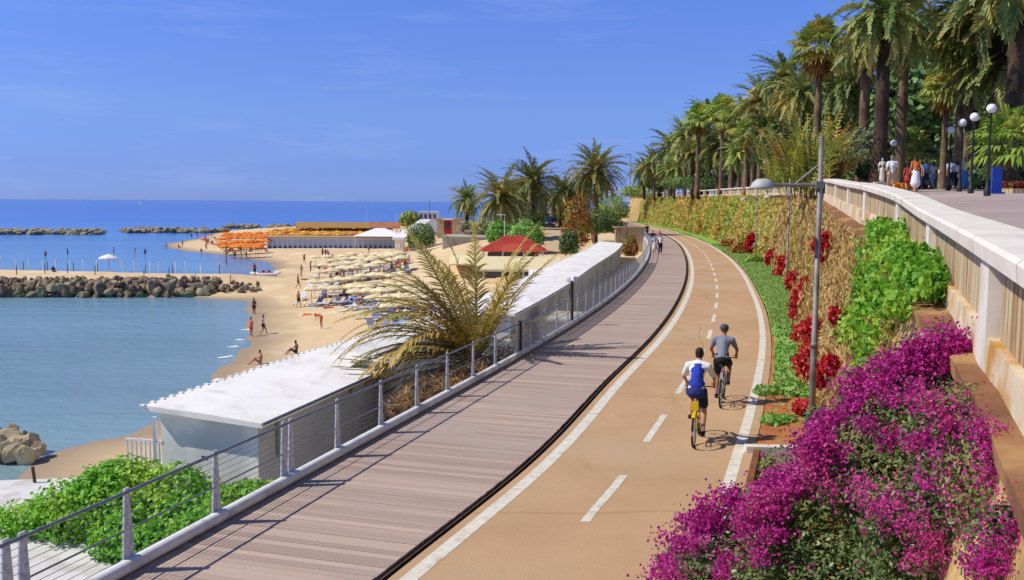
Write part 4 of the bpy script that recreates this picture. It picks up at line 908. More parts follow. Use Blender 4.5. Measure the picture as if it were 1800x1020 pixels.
PALMS += [('date', 1325, 205, 145, 40, 'date palm filling the gap right of the full green palm', 0, .9), ('dark', 1395, 195, 118, 52, 'dark palm between the broad date palm and the golden skirted fan palm', 0, 1), ('date', 1218, 270, 160, 36, 'low date palm under the slim fan palm at the left', 0, 1), ('date', 1185, 300, 185, 30, 'lowest date palm beside the left end lamps', 0, 1), ('dark', 1132, 300, 215, 30, 'small dark palm at the far left end of the garden row', 0, 1),
 ('dark', 1475, 180, 92, 66, 'dark palm right behind the bamboo clump', 0, 1), ('dark', 1640, 120, 82, 78, 'dark palm over the far end of the promenade', 0, 1), ('date', 1720, 40, 78, 84, 'date palm high behind the drooping one', 0, 1), ('date', 1480, 110, 84, 56, 'date palm between the golden skirted fan palm and the pale trunks', 0, 1), ('dark', 1290, 238, 160, 44, 'dark palm behind the twin slim palms', 0, 1)]
for k, (kind, px, py, d, r, lb, lean, tw) in enumerate(PALMS): palm(kind, px, py, d, r, lb, lean=lean, trunk_w=tw, dates=k in (0, 1, 3))
for (kind, px, py, d, r, lb, bz) in [
 ('dark', 820, 352, 175, 33, 'slim palm at the left end of the beachside palm group', -1.5), ('date', 880, 348, 150, 56, 'broad low date palm in the middle of the beachside group', -1.6),
 ('dark', 937, 322, 172, 52, 'date palm with bare dark trunk right of the broad low one', -1), ('date', 1047, 302, 142, 54, 'tallest beachside palm with bare dark trunk near the boardwalk end', -1.2),
 ('dark', 987, 340, 185, 40, 'dark palm behind the parked car', -.5), ('dark', 908, 345, 195, 42, 'shaded palm at the back of the beachside group', -.5), ('dark', 1020, 335, 190, 40, 'shaded palm behind the tallest beachside palm', -.5)]:
    palm(kind, px, py, d, r, lb, base=bz, group='palms by the beach', trunk_w=1.15)

# dying palm that grows between the huts
g0 = onz(842, 668, -1.5); d0 = 30.0; cc = atd(838, 640, d0)
dp = thing('dying_palm', 'half dead palm with long yellow brown fronds growing between the hut roofs', 'palm tree', (cc[0], d0, TZ0))
b = MB(); hh = cc[2] - TZ0; t = np.linspace(0, 1, 24); b.tube(np.stack([.1 * np.sin(t * 3), 0 * t, t * (hh + .3) - .05], -1), .34 * (1 + .12 * (np.arange(24) % 2)) * (1 - .2 * t), 12)
b.build('trunk', M_['trunk_palm'], dp, world=False)
def aimed(px, py, L, el, droop, dy=0):
    """frond azimuth that sends its tip towards a side of the crown"""
    return 0
def fr(specs, m, name):
    gs = []
    for (az, el, L, dr, tw) in specs:
        v, q = frond_geo(L * SCF, math.radians(az), math.radians(el), math.radians(dr * 1.15), 50, .66, .052, vee=.06, twist=math.radians(tw), tip=.3); gs.append((v + [0, 0, hh + .1], q))
    V, Q = gather(gs); put(name, mesh_from(name, V, Q, mats=[m]), dp)
leafmat('frond_olive', 'c4a850', '958a42', c3='b09a48', trans=.25)
SCF = 1.13
fr([(175, 85, 4.3, 25, 10), (120, 80, 4.6, 30, -20), (15, 80, 4.2, 28, 0), (200, 72, 4.2, 45, 20), (160, 66, 4.4, 60, 0), (340, 66, 4.0, 30, 10), (20, 62, 3.9, 22, 0), (250, 70, 4.0, 40, 0), (60, 60, 3.6, 40, 0), (300, 62, 3.2, 50, 10), (95, 78, 4.4, 30, 0), (350, 45, 3.0, 30, 0), (140, 72, 4.4, 40, 0), (185, 66, 4.3, 40, 0), (320, 72, 4.0, 35, 0), (40, 72, 4.0, 32, 0)], M_['frond_olive'], 'green_fronds')
fr([(185, 58, 4.4, 75, 10), (150, 52, 4.3, 85, 0), (205, 45, 4.5, 85, 15), (175, 38, 4.6, 80, -10), (215, 30, 4.4, 75, 0), (190, 22, 4.4, 60, 10), (165, 30, 4.0, 90, 0), (230, 50, 3.8, 90, 0), (180, 8, 4.0, 35, 0), (200, 2, 4.2, 25, 5), (195, -6, 3.6, 15, 0), (140, 40, 3.6, 90, 0), (210, 64, 4.2, 70, 20), (178, 48, 4.4, 80, 0), (192, 35, 4.4, 70, 15), (160, 15, 4.0, 60, 0), (185, 30, 4.6, 85, 0), (180, 25, 4.7, 70, 0), (195, 44, 4.6, 80, 0), (168, 44, 4.4, 85, 0), (188, 16, 4.7, 50, 0), (155, 60, 4.2, 80, 0), (220, 58, 4.2, 80, 0), (182, 68, 4.4, 65, 0), (205, 18, 4.3, 60, 0), (188, 52, 4.5, 70, -15), (172, 62, 4.3, 60, 0)], M_['date_leaf_gold'], 'golden_fronds')
fr([(az, -20 - 12 * (k % 4), 2.4 + .3 * (k % 3), 45, 10 * (k % 3)) for k, az in enumerate((170, 190, 215, 240, 265, 290, 315, 340, 5, 200, 230, 255, 280, 225))] + [(a, e, 3.4, 30, 0) for a, e in ((180, -8), (188, -14), (196, -18), (174, -20), (205, -10), (212, -22), (184, -26), (168, -12))], M_['dead_frond'], 'dead_fronds')

# broadleaf trees behind the palms, as instances of three leaf crowns
def tree_proto():
    lumps = [(0, 0, 0, 1, 1, .8)] + [(rng.uniform(-.8, .8), rng.uniform(-.8, .8), rng.uniform(-.5, .6), *(rng.uniform(.35, .6, 3))) for _ in range(9)]
    V, Q, P = leaf_cloud(lumps, 5200, .17, .10, shell=(.6, 1.1)); b = MB(); b.tube([(0, 0, -2.4), (.05, .05, -1.2), (0, 0, 0)], [.16, .12, .07], 8)
    for _ in range(5): e = rng.uniform(-.7, .7, 3); b.tube([(.03, .03, -1.2), e * .5 - [0, 0, .3], e], [.08, .05, .02], 6)
    return mesh_from('crown', V, Q, mats=[M_['tree_leaf']]), b.mesh('trunk', M_['bark'], True)
TP = [tree_proto() for _ in range(3)]
for k, (px, py, d, r, lb) in enumerate([
 (1610, 165, 78, 105, 'dark pine-like tree filling the gap right of the tall trunks'), (1508, 225, 90, 95, 'dark tree behind the pale palm trunks'), (1700, 225, 95, 95, 'dark tree behind the globe lamp row'), (1775, 190, 75, 90, 'dark tree behind the bright green fan palm'),
 (1410, 262, 105, 90, 'shaded tree behind the bamboo clump'), (1320, 285, 165, 62, 'shaded tree behind the globe lamp pair'), (1235, 295, 195, 50, 'dark tree at the back of the left garden row'), (1160, 312, 215, 36, 'lowest dark tree at the left end of the garden row'),
 (1280, 262, 180, 60, 'dark tree behind the twin slim palms'), (1570, 262, 85, 75, 'dark tree low behind the statue'), (1360, 245, 150, 70, 'dark tree behind the broad date palm'), (1660, 120, 100, 60, 'tall dark tree top between the fan palms'), (1640, 292, 120, 50, 'low dark tree at the far end of the promenade'), (1795, 285, 60, 60, 'dark tree at the right edge behind the flower bed')]):
    c = atd(px, py, d); s = r / F * d / 1.25; bz = float(FZ(min(d, 260))); rt = thing('broadleaf_tree', lb, 'tree', (c[0], d, bz), 0, 'dark trees behind the palms')
    cm, tm = TP[k % 3]; h = c[2] - bz; put('crown', cm, rt, (0, 0, h), (0, 0, rnd.uniform(0, 6)), s); put('trunk', tm, rt, (0, 0, h), (0, 0, 0), (s, s, (h + .3) / 2.4))

# shrubs and clumps on the promenade
def plume(name, label, px, py, d, rpx, m, nf=46, lo=25, hi=88, dr=60, base=None, cat='shrub'):
    c = atd(px, py, d); s = rpx / F * d / 3.0; g = date_crown(nf, 3.2, lo, hi, dr, 20, .5, .05, .3)
    o = put(name, mesh_from(name, g[0] * s, g[1], mats=[m]), loc=(c[0], d, float(FZ(min(d, 260))) - .05 if base is None else base)); return tag(o, label, cat)
def fanbush(label, px, py, d, rpx, m, group=None):
    c = atd(px, py, d); s = rpx / F * d / 1.7; g = fan_crown(46, .9, 1.0, -10, 88); o = put('fan_palm_shrub', mesh_from('fan_palm_shrub', g[0] * s, g[1], mats=[m]), loc=(c[0], d, c[2])); return o, c, s
bam = thing('bamboo_clump', 'big yellow green bamboo clump right of the globe lamp pair', 'bamboo', (*atd(1430, 300, 52)[:2], FZ(52)))
gs = []
for k in range(170):
    v, q = frond_geo(rng.uniform(2.2, 4.6), rng.uniform(0, 6.28), math.radians(rng.uniform(55, 90)), math.radians(rng.uniform(20, 75)), 16, .55, .06, vee=.1); gs.append((v + [rng.normal() * .9, rng.normal() * .9, rng.uniform(0, 1.4)], q))
g = gather(gs); put('foliage', mesh_from('foliage', g[0], g[1], mats=[M_['bamboo_leaf']]), bam)
b = MB()
for k in range(26): x, y = rng.normal(size=2) * .7; b.tube([(x, y, -.1), (x * 1.3, y * 1.3, 2), (x * 1.9, y * 1.9, 3.2)], .03, 5)
b.build('stem', M_['trunk_palm'], bam, world=False)
mat('twig', '6b5a41', '544533', scale=5, rough=.9)
for (lb, px, py, d, r, m) in [('silvery fan palm shrub left of the tall dark trunk', 1512, 262, 56, 42, 'silver_leaf'), ('bright lime fan palm at the right edge of the promenade', 1776, 258, 45, 76, 'lime_leaf'), ('green fan palm shrub behind the statue lamp', 1602, 262, 64, 40, 'fan_leaf'), ('olive fan palm shrub left of the silvery one', 1478, 282, 60, 30, 'fan_leaf')]:
    c = atd(px, py, d); s = r / F * d / 1.7; bz = float(FZ(d)); rt = thing('fan_palm_shrub', lb, 'palm shrub', (c[0], d, bz)); g = fan_crown(48, .9, 1.0, -25, 88)
    put('crown', mesh_from('crown', g[0] * s, g[1], mats=[M_[m]]), rt, (0, 0, c[2] - bz)); b = MB(); b.tube([(0, 0, -.05), (0, 0, (c[2] - bz) * .5), (0, 0, c[2] - bz)], [.16, .14, .1], 8); b.build('trunk', M_['trunk_palm'], rt, world=False)
for (lb, px, py, d, rx, rz, m, ls) in [('low green shrub under the bamboo, right of the lamp pair', 1400, 300, 56, 45, 26, 'olive_leaf', .2), ('dark shrub left of the statue', 1535, 300, 52, 26, 16, 'tree_leaf', .18), ('round green shrub under the far end of the promenade trees', 1630, 300, 75, 30, 22, 'tree_leaf', .25), ('small green hedge at the far end of the balustrade', 1140, 335, 225, 45, 12, 'olive_leaf', .5), ('olive hedge behind the far balustrade below the garden row', 1230, 322, 160, 60, 12, 'tree_leaf', .4)]:
    c = atd(px, py, d); s = d / F; leafy('garden_shrub', lb, 'shrub', [(c[0], d, c[2], rx * s, rx * s * .7, rz * s), (c[0] - rx * s * .6, d, c[2] - rz * s * .2, rx * s * .5, rx * s * .5, rz * s * .7)], 2200, ls, ls * .6, M_[m])
# dark planting that closes the view under the promenade trees
for (lb, px, py, d, rx, rz) in [('dark shrubbery at the far end of the promenade, left of the globe lamps', 1655, 300, 95, 55, 34), ('dark shrubbery behind the globe lamp posts', 1720, 296, 80, 60, 40), ('dark shrubbery behind the lime fan palm', 1790, 292, 72, 50, 45), ('dark shrubbery behind the statue', 1575, 300, 88, 60, 34), ('dark shrubbery left of the silvery fan palm', 1460, 305, 80, 50, 30), ('low dark hedge beside the promenade under the lime fan palm', 1735, 312, 54, 45, 14)]:
    c = atd(px, py, d); s = d / F; leafy('garden_shrub', lb, 'shrub', [(c[0], d, c[2], rx * s, rx * s * .5, rz * s), (c[0] - rx * s * .6, d - .5, c[2] - rz * s * .3, rx * s * .5, rx * s * .4, rz * s * .7), (c[0] + rx * s * .6, d - .4, c[2] - rz * s * .3, rx * s * .5, rx * s * .4, rz * s * .7)], 3000, .3, .18, M_['tree_leaf'])
# beachside shrubs
for (lb, px, py, d, rx, rz, m, ls) in [('wide green thicket under the beachside palms', 885, 394, 160, 62, 20, 'tree_leaf', .45), ('olive thicket right of the beachside palms', 1075, 362, 235, 30, 26, 'olive_leaf', .55), ('dark thicket between the parked van and the tallest palm', 1010, 375, 195, 30, 24, 'tree_leaf', .5), ('dark thicket left of the parked van', 945, 380, 190, 22, 18, 'tree_leaf', .5), ('tall rust and orange shrub beside the white curved roof', 1014, 388, 128, 26, 46, 'rust_leaf', .35), ('dark green shrub between the rust shrub and the tallest palm', 1055, 385, 135, 34, 24, 'tree_leaf', .35), ('bright green shrub right of the red roof', 925, 412, 128, 30, 24, 'cover_leaf', .4), ('bright green shrub left of the lane, behind the red roof', 878, 408, 135, 22, 20, 'cover_leaf', .4), ('dark bush on the slope right of the bathing cabins', 740, 412, 195, 24, 22, 'tree_leaf', .5), ('round olive tree by the sea above the orange roofs', 720, 384, 290, 17, 13, 'olive_leaf', .7), ('green hedge along the lane, left of the rust shrub', 1000, 425, 120, 16, 22, 'tree_leaf', .3), ('yellow green bush at the far end of the curved roof', 1108, 432, 92, 12, 18, 'rust_leaf', .2), ('green hedge above the pale wall at the boardwalk end', 1065, 398, 145, 40, 12, 'tree_leaf', .3)]:
    c = atd(px, py, d); s = d / F; leafy('beach_shrub', lb, 'shrub', [(c[0], d, c[2], rx * s, rx * s, rz * s), (c[0] + rx * s * .5, d - .5, c[2] - rz * s * .35, rx * s * .6, rx * s * .6, rz * s * .6), (c[0] - rx * s * .5, d, c[2] - rz * s * .4, rx * s * .6, rx * s * .5, rz * s * .6)], 2400, ls, ls * .6, M_[m], shell=(.5, 1.1))
# ------------------------------------------------------------------ people
mat('skin', 'c99372', 'b98263', scale=6, rough=.6); mat('skin_tan', 'a9714f', '96603f', scale=6, rough=.6); mat('skin_dark', '6b4936', '5a3b2b', scale=6, rough=.6); mat('skin_burnt', 'c0745a', 'b0644b', scale=6, rough=.6)
mat('hair_dark', '2b211b', '1b1512', scale=20, rough=.7); mat('hair_grey', '8c857c', '6f6961', scale=20, rough=.7); mat('hair_fair', '9a7647', '7b5b33', scale=20, rough=.7)
for nm, c, c_ in (('white', 'e8e6e2', 'd8d5d0'), ('royal', '2a3fb0', '22348f'), ('navy', '1d2447', '171c38'), ('blue_navy', '27306f', '20285c'), ('black', '1f2023', '17181a'), ('grey', '7f8691', '6f7681'), ('red', 'b8332f', '9c2926'), ('orange', 'd9743a', 'c4622b'), ('beige', 'cbb28f', 'b89f7c'), ('blue', '5b7fb5', '4b6da0'), ('green', '5b7a4c', '4c683e'), ('pink', 'd08a96', 'bd7783'), ('sky', 'a9bfd6', '97aec6'), ('teal', '3f7f86', '346c72'), ('yellow', 'd9bd3b', 'c4a82e')):
    mat('cloth_' + nm, c, c_, scale=8, rough=.85, bump=.3, bscale=14)
V3 = lambda *a: np.array(a, float)
def capsules(chains, voxel, name, squash=1.0):
    b = MB()
    for pts, rad in chains:
        pts = [np.array(p, float) for p in pts]; rad = list(rad)
        for i in range(len(pts)):
            r = rad[i]; b.ball(pts[i], r, 10, 7)
            if i + 1 < len(pts) and np.linalg.norm(pts[i + 1] - pts[i]) > 1e-4:
                r0 = np.mean(rad[i]); r1 = np.mean(rad[i + 1]); b.tube([pts[i], (pts[i] + pts[i + 1]) / 2, pts[i + 1]], [r0, (r0 + r1) / 2, r1], 10)
    me = b.mesh(name, None); o = put('tmp', me); md = o.modifiers.new('r', 'REMESH'); md.mode = 'VOXEL'; md.voxel_size = voxel; md.use_smooth_shade = True
    sm = o.modifiers.new('s', 'SMOOTH'); sm.iterations = 3; sm.factor = .5
    out = bpy.data.meshes.new_from_object(o.evaluated_get(bpy.context.evaluated_depsgraph_get())); bpy.data.objects.remove(o); bpy.data.meshes.remove(me)
    out.name = name; out.polygons.foreach_set('use_smooth', np.ones(len(out.polygons), bool)); return out
def pose(kind):
    J = dict(pel=V3(0, 0, .95), wai=V3(0, 0, 1.10), che=V3(0, -.01, 1.30), nec=V3(0, 0, 1.48), hea=V3(0, .03, 1.62),
             sL=V3(-.18, 0, 1.41), sR=V3(.18, 0, 1.41), eL=V3(-.24, -.03, 1.13), eR=V3(.24, -.03, 1.13), hL=V3(-.25, .06, .89), hR=V3(.25, .06, .89),
             tL=V3(-.09, 0, .92), tR=V3(.09, 0, .92), kL=V3(-.10, .03, .50), kR=V3(.10, .03, .50), aL=V3(-.10, -.02, .08), aR=V3(.10, -.02, .08))
    if kind == 'walk':
        J.update(kL=V3(-.09, .20, .52), aL=V3(-.09, .27, .10), kR=V3(.09, .03, .50), aR=V3(.09, -.30, .15), eL=V3(-.24, -.14, 1.14), hL=V3(-.25, -.16, .91), eR=V3(.24, .05, 1.13), hR=V3(.24, .24, .95))
    if kind == 'walk2':
        J.update(kR=V3(.09, .16, .51), aR=V3(.09, .2, .09), kL=V3(-.09, .0, .50), aL=V3(-.09, -.24, .13), eR=V3(.24, -.10, 1.14), hR=V3(.25, -.08, .90), eL=V3(-.23, .02, 1.13), hL=V3(-.22, .2, .98))
    if kind == 'sit':
        d = V3(0, 0, -.79)
        for k in ('pel', 'wai', 'che', 'nec', 'hea', 'sL', 'sR', 'tL', 'tR'): J[k] = J[k] + d
        for k, lean in (('wai', -.04), ('che', -.07), ('nec', -.06), ('hea', -.02), ('sL', -.07), ('sR', -.07)): J[k] = J[k] + V3(0, lean, 0)
        J.update(kL=V3(-.13, .36, .36), kR=V3(.13, .38, .34), aL=V3(-.14, .62, .07), aR=V3(.14, .66, .07), eL=V3(-.27, .05, .40), eR=V3(.27, .05, .40), hL=V3(-.18, .28, .42), hR=V3(.18, .28, .42))
    if kind == 'bend':
        J.update(wai=V3(0, .08, 1.05), che=V3(0, .28, 1.14), nec=V3(0, .44, 1.16), hea=V3(0, .58, 1.14), sL=V3(-.17, .37, 1.12), sR=V3(.17, .37, 1.12), eL=V3(-.2, .42, .85), eR=V3(.2, .42, .85), hL=V3(-.16, .5, .62), hR=V3(.16, .5, .62))
    if kind in ('ride', 'ride2'):
        J.update(pel=V3(0, -.24, 1.05), wai=V3(0, -.17, 1.18), che=V3(0, -.02, 1.37), nec=V3(0, .10, 1.51), hea=V3(0, .19, 1.645), sL=V3(-.185, .05, 1.44), sR=V3(.185, .05, 1.44),
                 eL=V3(-.29, .20, 1.21), eR=V3(.29, .20, 1.21), hL=V3(-.27, .44, 1.075), hR=V3(.27, .44, 1.075), tL=V3(-.10, -.20, 1.0), tR=V3(.10, -.20, 1.0))
        if kind == 'ride': J.update(kL=V3(-.13, .21, .86), aL=V3(-.125, .0, .50), kR=V3(.12, .12, .62), aR=V3(.125, -.06, .21))
        else: J.update(kR=V3(.13, .21, .86), aR=V3(.125, .0, .50), kL=V3(-.12, .12, .62), aL=V3(-.125, -.06, .21))
    return J
def hand(c, d, curl, side):
    """palm, four curled fingers and a thumb around point c; d: finger direction"""
    d = unit(d); s = V3(side, 0, 0); dn = V3(0, 0, -1.); out = [([c - d * .045, c + d * .01], [.028, .036])]
    for k, (o, l) in enumerate(((-.027, .062), (-.009, .075), (.010, .070), (.027, .052))):
        p0 = c + d * .03 + s * o; p1 = p0 + unit(d * (1 - curl) + dn * curl * .8) * l * .55; p2 = p1 + unit(d * (1 - 1.7 * curl) + dn * curl * 1.2) * l * .5; out.append(([p0, p1, p2], [.0105, .0098, .0085]))
    p0 = c - d * .02 - s * .03; p1 = p0 + unit(-s * .7 + d * .7 + dn * curl * .4) * .045; p2 = p1 + unit(d + dn * curl) * .032; out.append(([p0, p1, p2], [.0125, .011, .009])); return out
def body_chains(J, sex, fine):
    w = 1.0 if sex == 'm' else .9
    up = unit(J['che'] - J['pel']); ch = []
    ch.append(([J['pel'], J['wai'], J['che'], J['che'] * .4 + J['nec'] * .6], [(.155 * (1.0 if sex == 'm' else 1.08), .115, .12), (.125 * w, .095, .1), (.155 * w, .11, .12), (.12 * w, .08, .07)]))
    ch.append(([J['sL'], J['che'] * .25 + J['nec'] * .75, J['sR']], [.066 * w, .08, .066 * w]))
    ch.append(([J['nec'], J['hea'] - V3(0, .01, .05)], [.055, .052])); ch.append(([J['hea'] + V3(0, 0, .02)], [(.076, .094, .112)])); ch.append(([J['hea'] + V3(0, .03, -.06)], [(.055, .06, .06)]))
    if fine: ch += [([J['hea'] + V3(0, .095, -.01), J['hea'] + V3(0, .11, -.025)], [.012, .016]), ([J['hea'] + V3(-.078, 0, 0)], [(.012, .022, .032)]), ([J['hea'] + V3(.078, 0, 0)], [(.012, .022, .032)])]
    for s in 'LR':
        ch.append(([J['s' + s], J['e' + s], J['h' + s]], [.052 * w, .041 * w, .029]))
        hip = J['t' + s]; ch.append(([hip, hip * .5 + J['k' + s] * .5, J['k' + s], J['k' + s] * .62 + J['a' + s] * .38 + V3(0, -.015, 0), J['a' + s]], [.092, .078, .056, .056, .037]))
        fd = V3(0, 1, 0); ch.append(([J['a' + s] + V3(0, -.02, -.03), J['a' + s] + V3(0, .14, -.05)], [.036, .03]))
        if fine: ch += hand(J['h' + s] + unit(J['h' + s] - J['e' + s]) * .05, unit(J['h' + s] - J['e' + s]), .75 if fine == 'grip' else .35, 1 if s == 'R' else -1)
        else: ch.append(([J['h' + s], J['h' + s] + unit(J['h' + s] - J['e' + s]) * .10], [.03, .028]))
    return ch
def mixp(a, b, t): return a * (1 - t) + b * t
CACHE = {}
def garment(key, J, sex, voxel, which, frac):
    k = (key, sex, voxel, which, frac)
    if k in CACHE: return CACHE[k]
    w = 1.0 if sex == 'm' else .9; e = .016
    if which == 'shirt':
        low = mixp(J['pel'], J['wai'], .1)
        ch = [([low, J['wai'], J['che'], mixp(J['che'], J['nec'], .6)], [(.165 * w, .125, .1), (.145 * w, .115, .1), (.17 * w, .126, .12), (.125 * w, .09, .06)]), ([J['sL'], mixp(J['che'], J['nec'], .72), J['sR']], [.078 * w, .088, .078 * w])]
        if frac > 0:
            for s in 'LR':
                if frac <= 1: ch.append(([J['s' + s], mixp(J['s' + s], J['e' + s], frac)], [.07 * w, .06 * w]))
                else: ch.append(([J['s' + s], J['e' + s], mixp(J['e' + s], J['h' + s], frac - 1)], [.07 * w, .056, .045]))
    elif which == 'back':
        q = V3(0, -.035, 0); ch = [([mixp(J['pel'], J['wai'], .6) + q, J['wai'] + q, J['che'] + q, mixp(J['che'], J['nec'], .6) + q], [(.15, .12, .08), (.14, .115, .1), (.15, .118, .1), (.115, .085, .06)])]
    elif which == 'shorts':
        ch = [([J['pel'] + V3(0, 0, -.02), mixp(J['pel'], J['wai'], .7)], [(.172, .135, .11), (.155, .12, .07)])]
        for s in 'LR':
            if frac > 1: ch.append(([J['t' + s], J['k' + s], mixp(J['k' + s], J['a' + s], frac - 1)], [.108, .08, .068]))
            else: ch.append(([J['t' + s], mixp(J['t' + s], J['k' + s], frac)], [.108, .108 - .02 * frac]))
    elif which == 'skirt':
        ch = [([mixp(J['pel'], J['wai'], .7), J['pel'], V3(0, 0, .95 - .5 * frac)], [(.14, .11, .07), (.18, .14, .12), (.24, .21, .05)]), ([J['pel'] - V3(0, 0, .1), V3(0, 0, .95 - .5 * frac + .03)], [.17, .225])]
    elif which == 'jacket':
        ch = [([J['pel'] + V3(0, -.01, -.06), mixp(J['pel'], J['wai'], .75)], [(.195, .165, .12), (.165, .135, .07)])]
    elif which == 'shoes':
        ch = [([J['a' + s] + V3(0, -.035, -.03), J['a' + s] + V3(0, .16, -.045)], [.046, .04]) for s in 'LR']
    elif which == 'hair':
        ch = [([J['hea'] + V3(0, -.012, .045)], [(.086, .098, .095)]), ([J['hea'] + V3(0, -.035, -.015)], [(.078, .072, .075)])]
        if frac > 0: ch.append(([J['hea'] + V3(0, -.05, -.03), J['hea'] + V3(0, -.08, -.2)], [.065, .045]))
    elif which == 'helmet':
        ch = [([J['hea'] + V3(0, -.02, .06)], [(.105, .135, .09)]), ([J['hea'] + V3(0, .05, .05)], [(.095, .08, .06)])]
    elif which == 'hat':
        ch = [([J['hea'] + V3(0, 0, .085)], [(.092, .10, .075)]), ([J['hea'] + V3(0, .0, .065)], [(.17, .18, .022)])]
    CACHE[k] = capsules(ch, voxel, which); return CACHE[k]
def person(label, loc, rz, P='stand', sex='m', skin='skin', hair='hair_dark', longhair=0, wear=(), scale=1.0, voxel=.035, fine=None, group=None, lie=False, cat='person'):
    """wear: (part name, garment kind, length, material)"""
    J = pose(P); k = (P, sex, voxel, fine)
    if k not in CACHE: CACHE[k] = capsules(body_chains(J, sex, fine), voxel, 'body')
    r = thing('person', label, cat, loc, rz, group); r.scale = (scale,) * 3
    if lie: r.rotation_euler = (-PI / 2 + .15, 0, rz); r.location.z += .16
    def place(me, nm, m):
        q = me.copy(); q.materials.clear(); q.materials.append(M_[m]); return put(nm, q, r)
    place(CACHE[k], 'body', skin)
    if hair: place(garment(P, J, sex, voxel, 'hair', longhair), 'hair', hair)
    for nm, kind, fr_, m in wear: place(garment(P, J, sex, voxel, kind, fr_), nm, m)
    if fine:
        b = MB()
        for sx in (-.03, .03): b.ball(J['hea'] + V3(sx, .088, .015), .011, 6, 5)
        e = put('eyes', b.mesh('eyes', M_['black_metal']), r)
    return r

# ------------------------------------------------------------------ the two cyclists
mat('tyre', '1c1c1d', '262627', scale=20, rough=.85); mat('chrome', 'b9bcc0', 'a5a8ad', scale=8, rough=.3, metal=.8); mat('bike_yellow', 'd9b91f', 'cba914', scale=6, rough=.4); mat('bike_dark', '4a4d52', '3c3f44', scale=6, rough=.4); mat('bike_silver', 'b9bcc2', 'a2a6ad', scale=6, rough=.35, metal=.4)
def ring(b, c, R_, r, n=28, m=6):
    th = np.linspace(0, 2 * PI, n + 1); b.tube(np.stack([0 * th + c[0], c[1] + R_ * np.cos(th), c[2] + R_ * np.sin(th)], -1), r, m, cap=False)
def bicycle(label, loc, rz, fm, crank_up_left, guard=None):
    r = thing('bicycle', label, 'bicycle', loc, rz); RH, FH, BBk, ST, HT, HB = V3(0, -.52, .34), V3(0, .56, .34), V3(0, -.05, .30), V3(0, -.24, .86), V3(0, .38, .88), V3(0, .46, .62)
    b = MB()
    for a, c, q in ((BBk, ST, .018), (ST, HT, .018), (BBk, HB, .021), (HT, HB, .022)): b.tube([a, c], q, 8)
    for s in (-.055, .055): b.tube([RH + [s, 0, 0], ST + [s * .3, 0, -.04]], .010, 6); b.tube([RH + [s, 0, 0], BBk + [s * .5, 0, 0]], .011, 6); b.tube([FH + [s, 0, 0], HB + [s, -.02, .02]], .014, 6)
    b.tube([ST, V3(0, -.25, .95)], .014, 8); b.build('frame', M_[fm], r, smooth=True, world=False)
    for c in (RH, FH):
        b = MB(); ring(b, c, .325, .021); w = b.build('wheel', M_['tyre'], r, smooth=True, world=False)
        b = MB(); ring(b, c, .302, .012); b.build('rim', M_['chrome'], w, world=False)
        b = MB()
        for q in range(16): a = q * PI / 8; b.tube([c + [.02 * (-1) ** q, 0, 0], c + [0, .30 * math.cos(a), .30 * math.sin(a)]], .0025, 4, cap=False)
        b.tube([c - [.05, 0, 0], c + [.05, 0, 0]], .022, 8); b.build('spokes', M_['chrome'], w, world=False)
    b = MB(); b.ball((0, -.27, .965), (.085, .13, .04)); b.ball((0, -.15, .965), (.035, .10, .03)); b.build('saddle', M_['black_metal'], r, smooth=True, world=False)
    b = MB(); b.tube([HT, V3(0, .42, 1.0), V3(0, .43, 1.035)], .015, 8); b.tube([V3(-.31, .42, 1.035), V3(-.2, .45, 1.045), V3(0, .45, 1.04), V3(.2, .45, 1.045), V3(.31, .42, 1.035)], .013, 8); b.build('handlebar', M_['black_metal'], r, smooth=True, world=False)
    b = MB(); s = -1 if crank_up_left else 1
    for sd in (s, -s):
        up = .17 if sd == s else -.17; e = BBk + [sd * .075, .02, up]; b.tube([BBk + [sd * .06, 0, 0], e], .012, 6); b.box(e + [sd * .05, 0, 0], (.09, .08, .02))
    ring(b, BBk + [.05, 0, 0], .085, .008, 18, 5); b.build('crank', M_['bike_dark'], r, world=False)
    if guard:
        b = MB(); th = np.linspace(1.1, 2.2, 14); b.grid(np.stack([np.stack([0 * th + sx, RH[1] + .365 * np.cos(th), RH[2] + .365 * np.sin(th)], -1) for sx in (-.035, -.02, .02, .035)], 0)); b.build('mudguard', M_[guard], r, world=False)
        b = MB(); b.box((0, -.40, .80), (.15, .11, .16), top=(.8, .9)); b.build('saddle_bag', M_[guard], r, world=False)
    b = MB(); b.box((0, -.35, .84), (.05, .02, .05)); b.build('rear_light', M_['cloth_red'], r, world=False); return r
def heading(y): return -math.atan(float(CX(y + .5) - CX(y - .5)))
g1 = onz(1219, 786, 0); g2 = onz(1266, 716, 0)
bk1 = bicycle('yellow bicycle under the rider in the royal blue vest', g1, heading(g1[1]), 'bike_yellow', True, 'bike_yellow')
bk2 = bicycle('silver bicycle under the helmeted rider in grey', g2, heading(g2[1]), 'bike_silver', False)
off1 = Matrix.Rotation(heading(g1[1]), 3, 'Z') @ Vector((0, .52, 0)); off2 = Matrix.Rotation(heading(g2[1]), 3, 'Z') @ Vector((0, .52, 0))
for o, f_ in ((bk1, off1), (bk2, off2)): o.location = o.location + f_
person('dark haired cyclist in royal blue vest over white sleeves and navy shorts', bk1.location, heading(g1[1]), 'ride', 'm', 'skin', 'hair_dark', 0, [('shirt', 'shirt', .75, 'cloth_white'), ('vest', 'back', 0, 'cloth_royal'), ('jacket', 'jacket', 0, 'cloth_blue_navy'), ('shorts', 'shorts', .75, 'cloth_navy'), ('shoes', 'shoes', 0, 'cloth_black')], 1.06, .0125, 'grip')
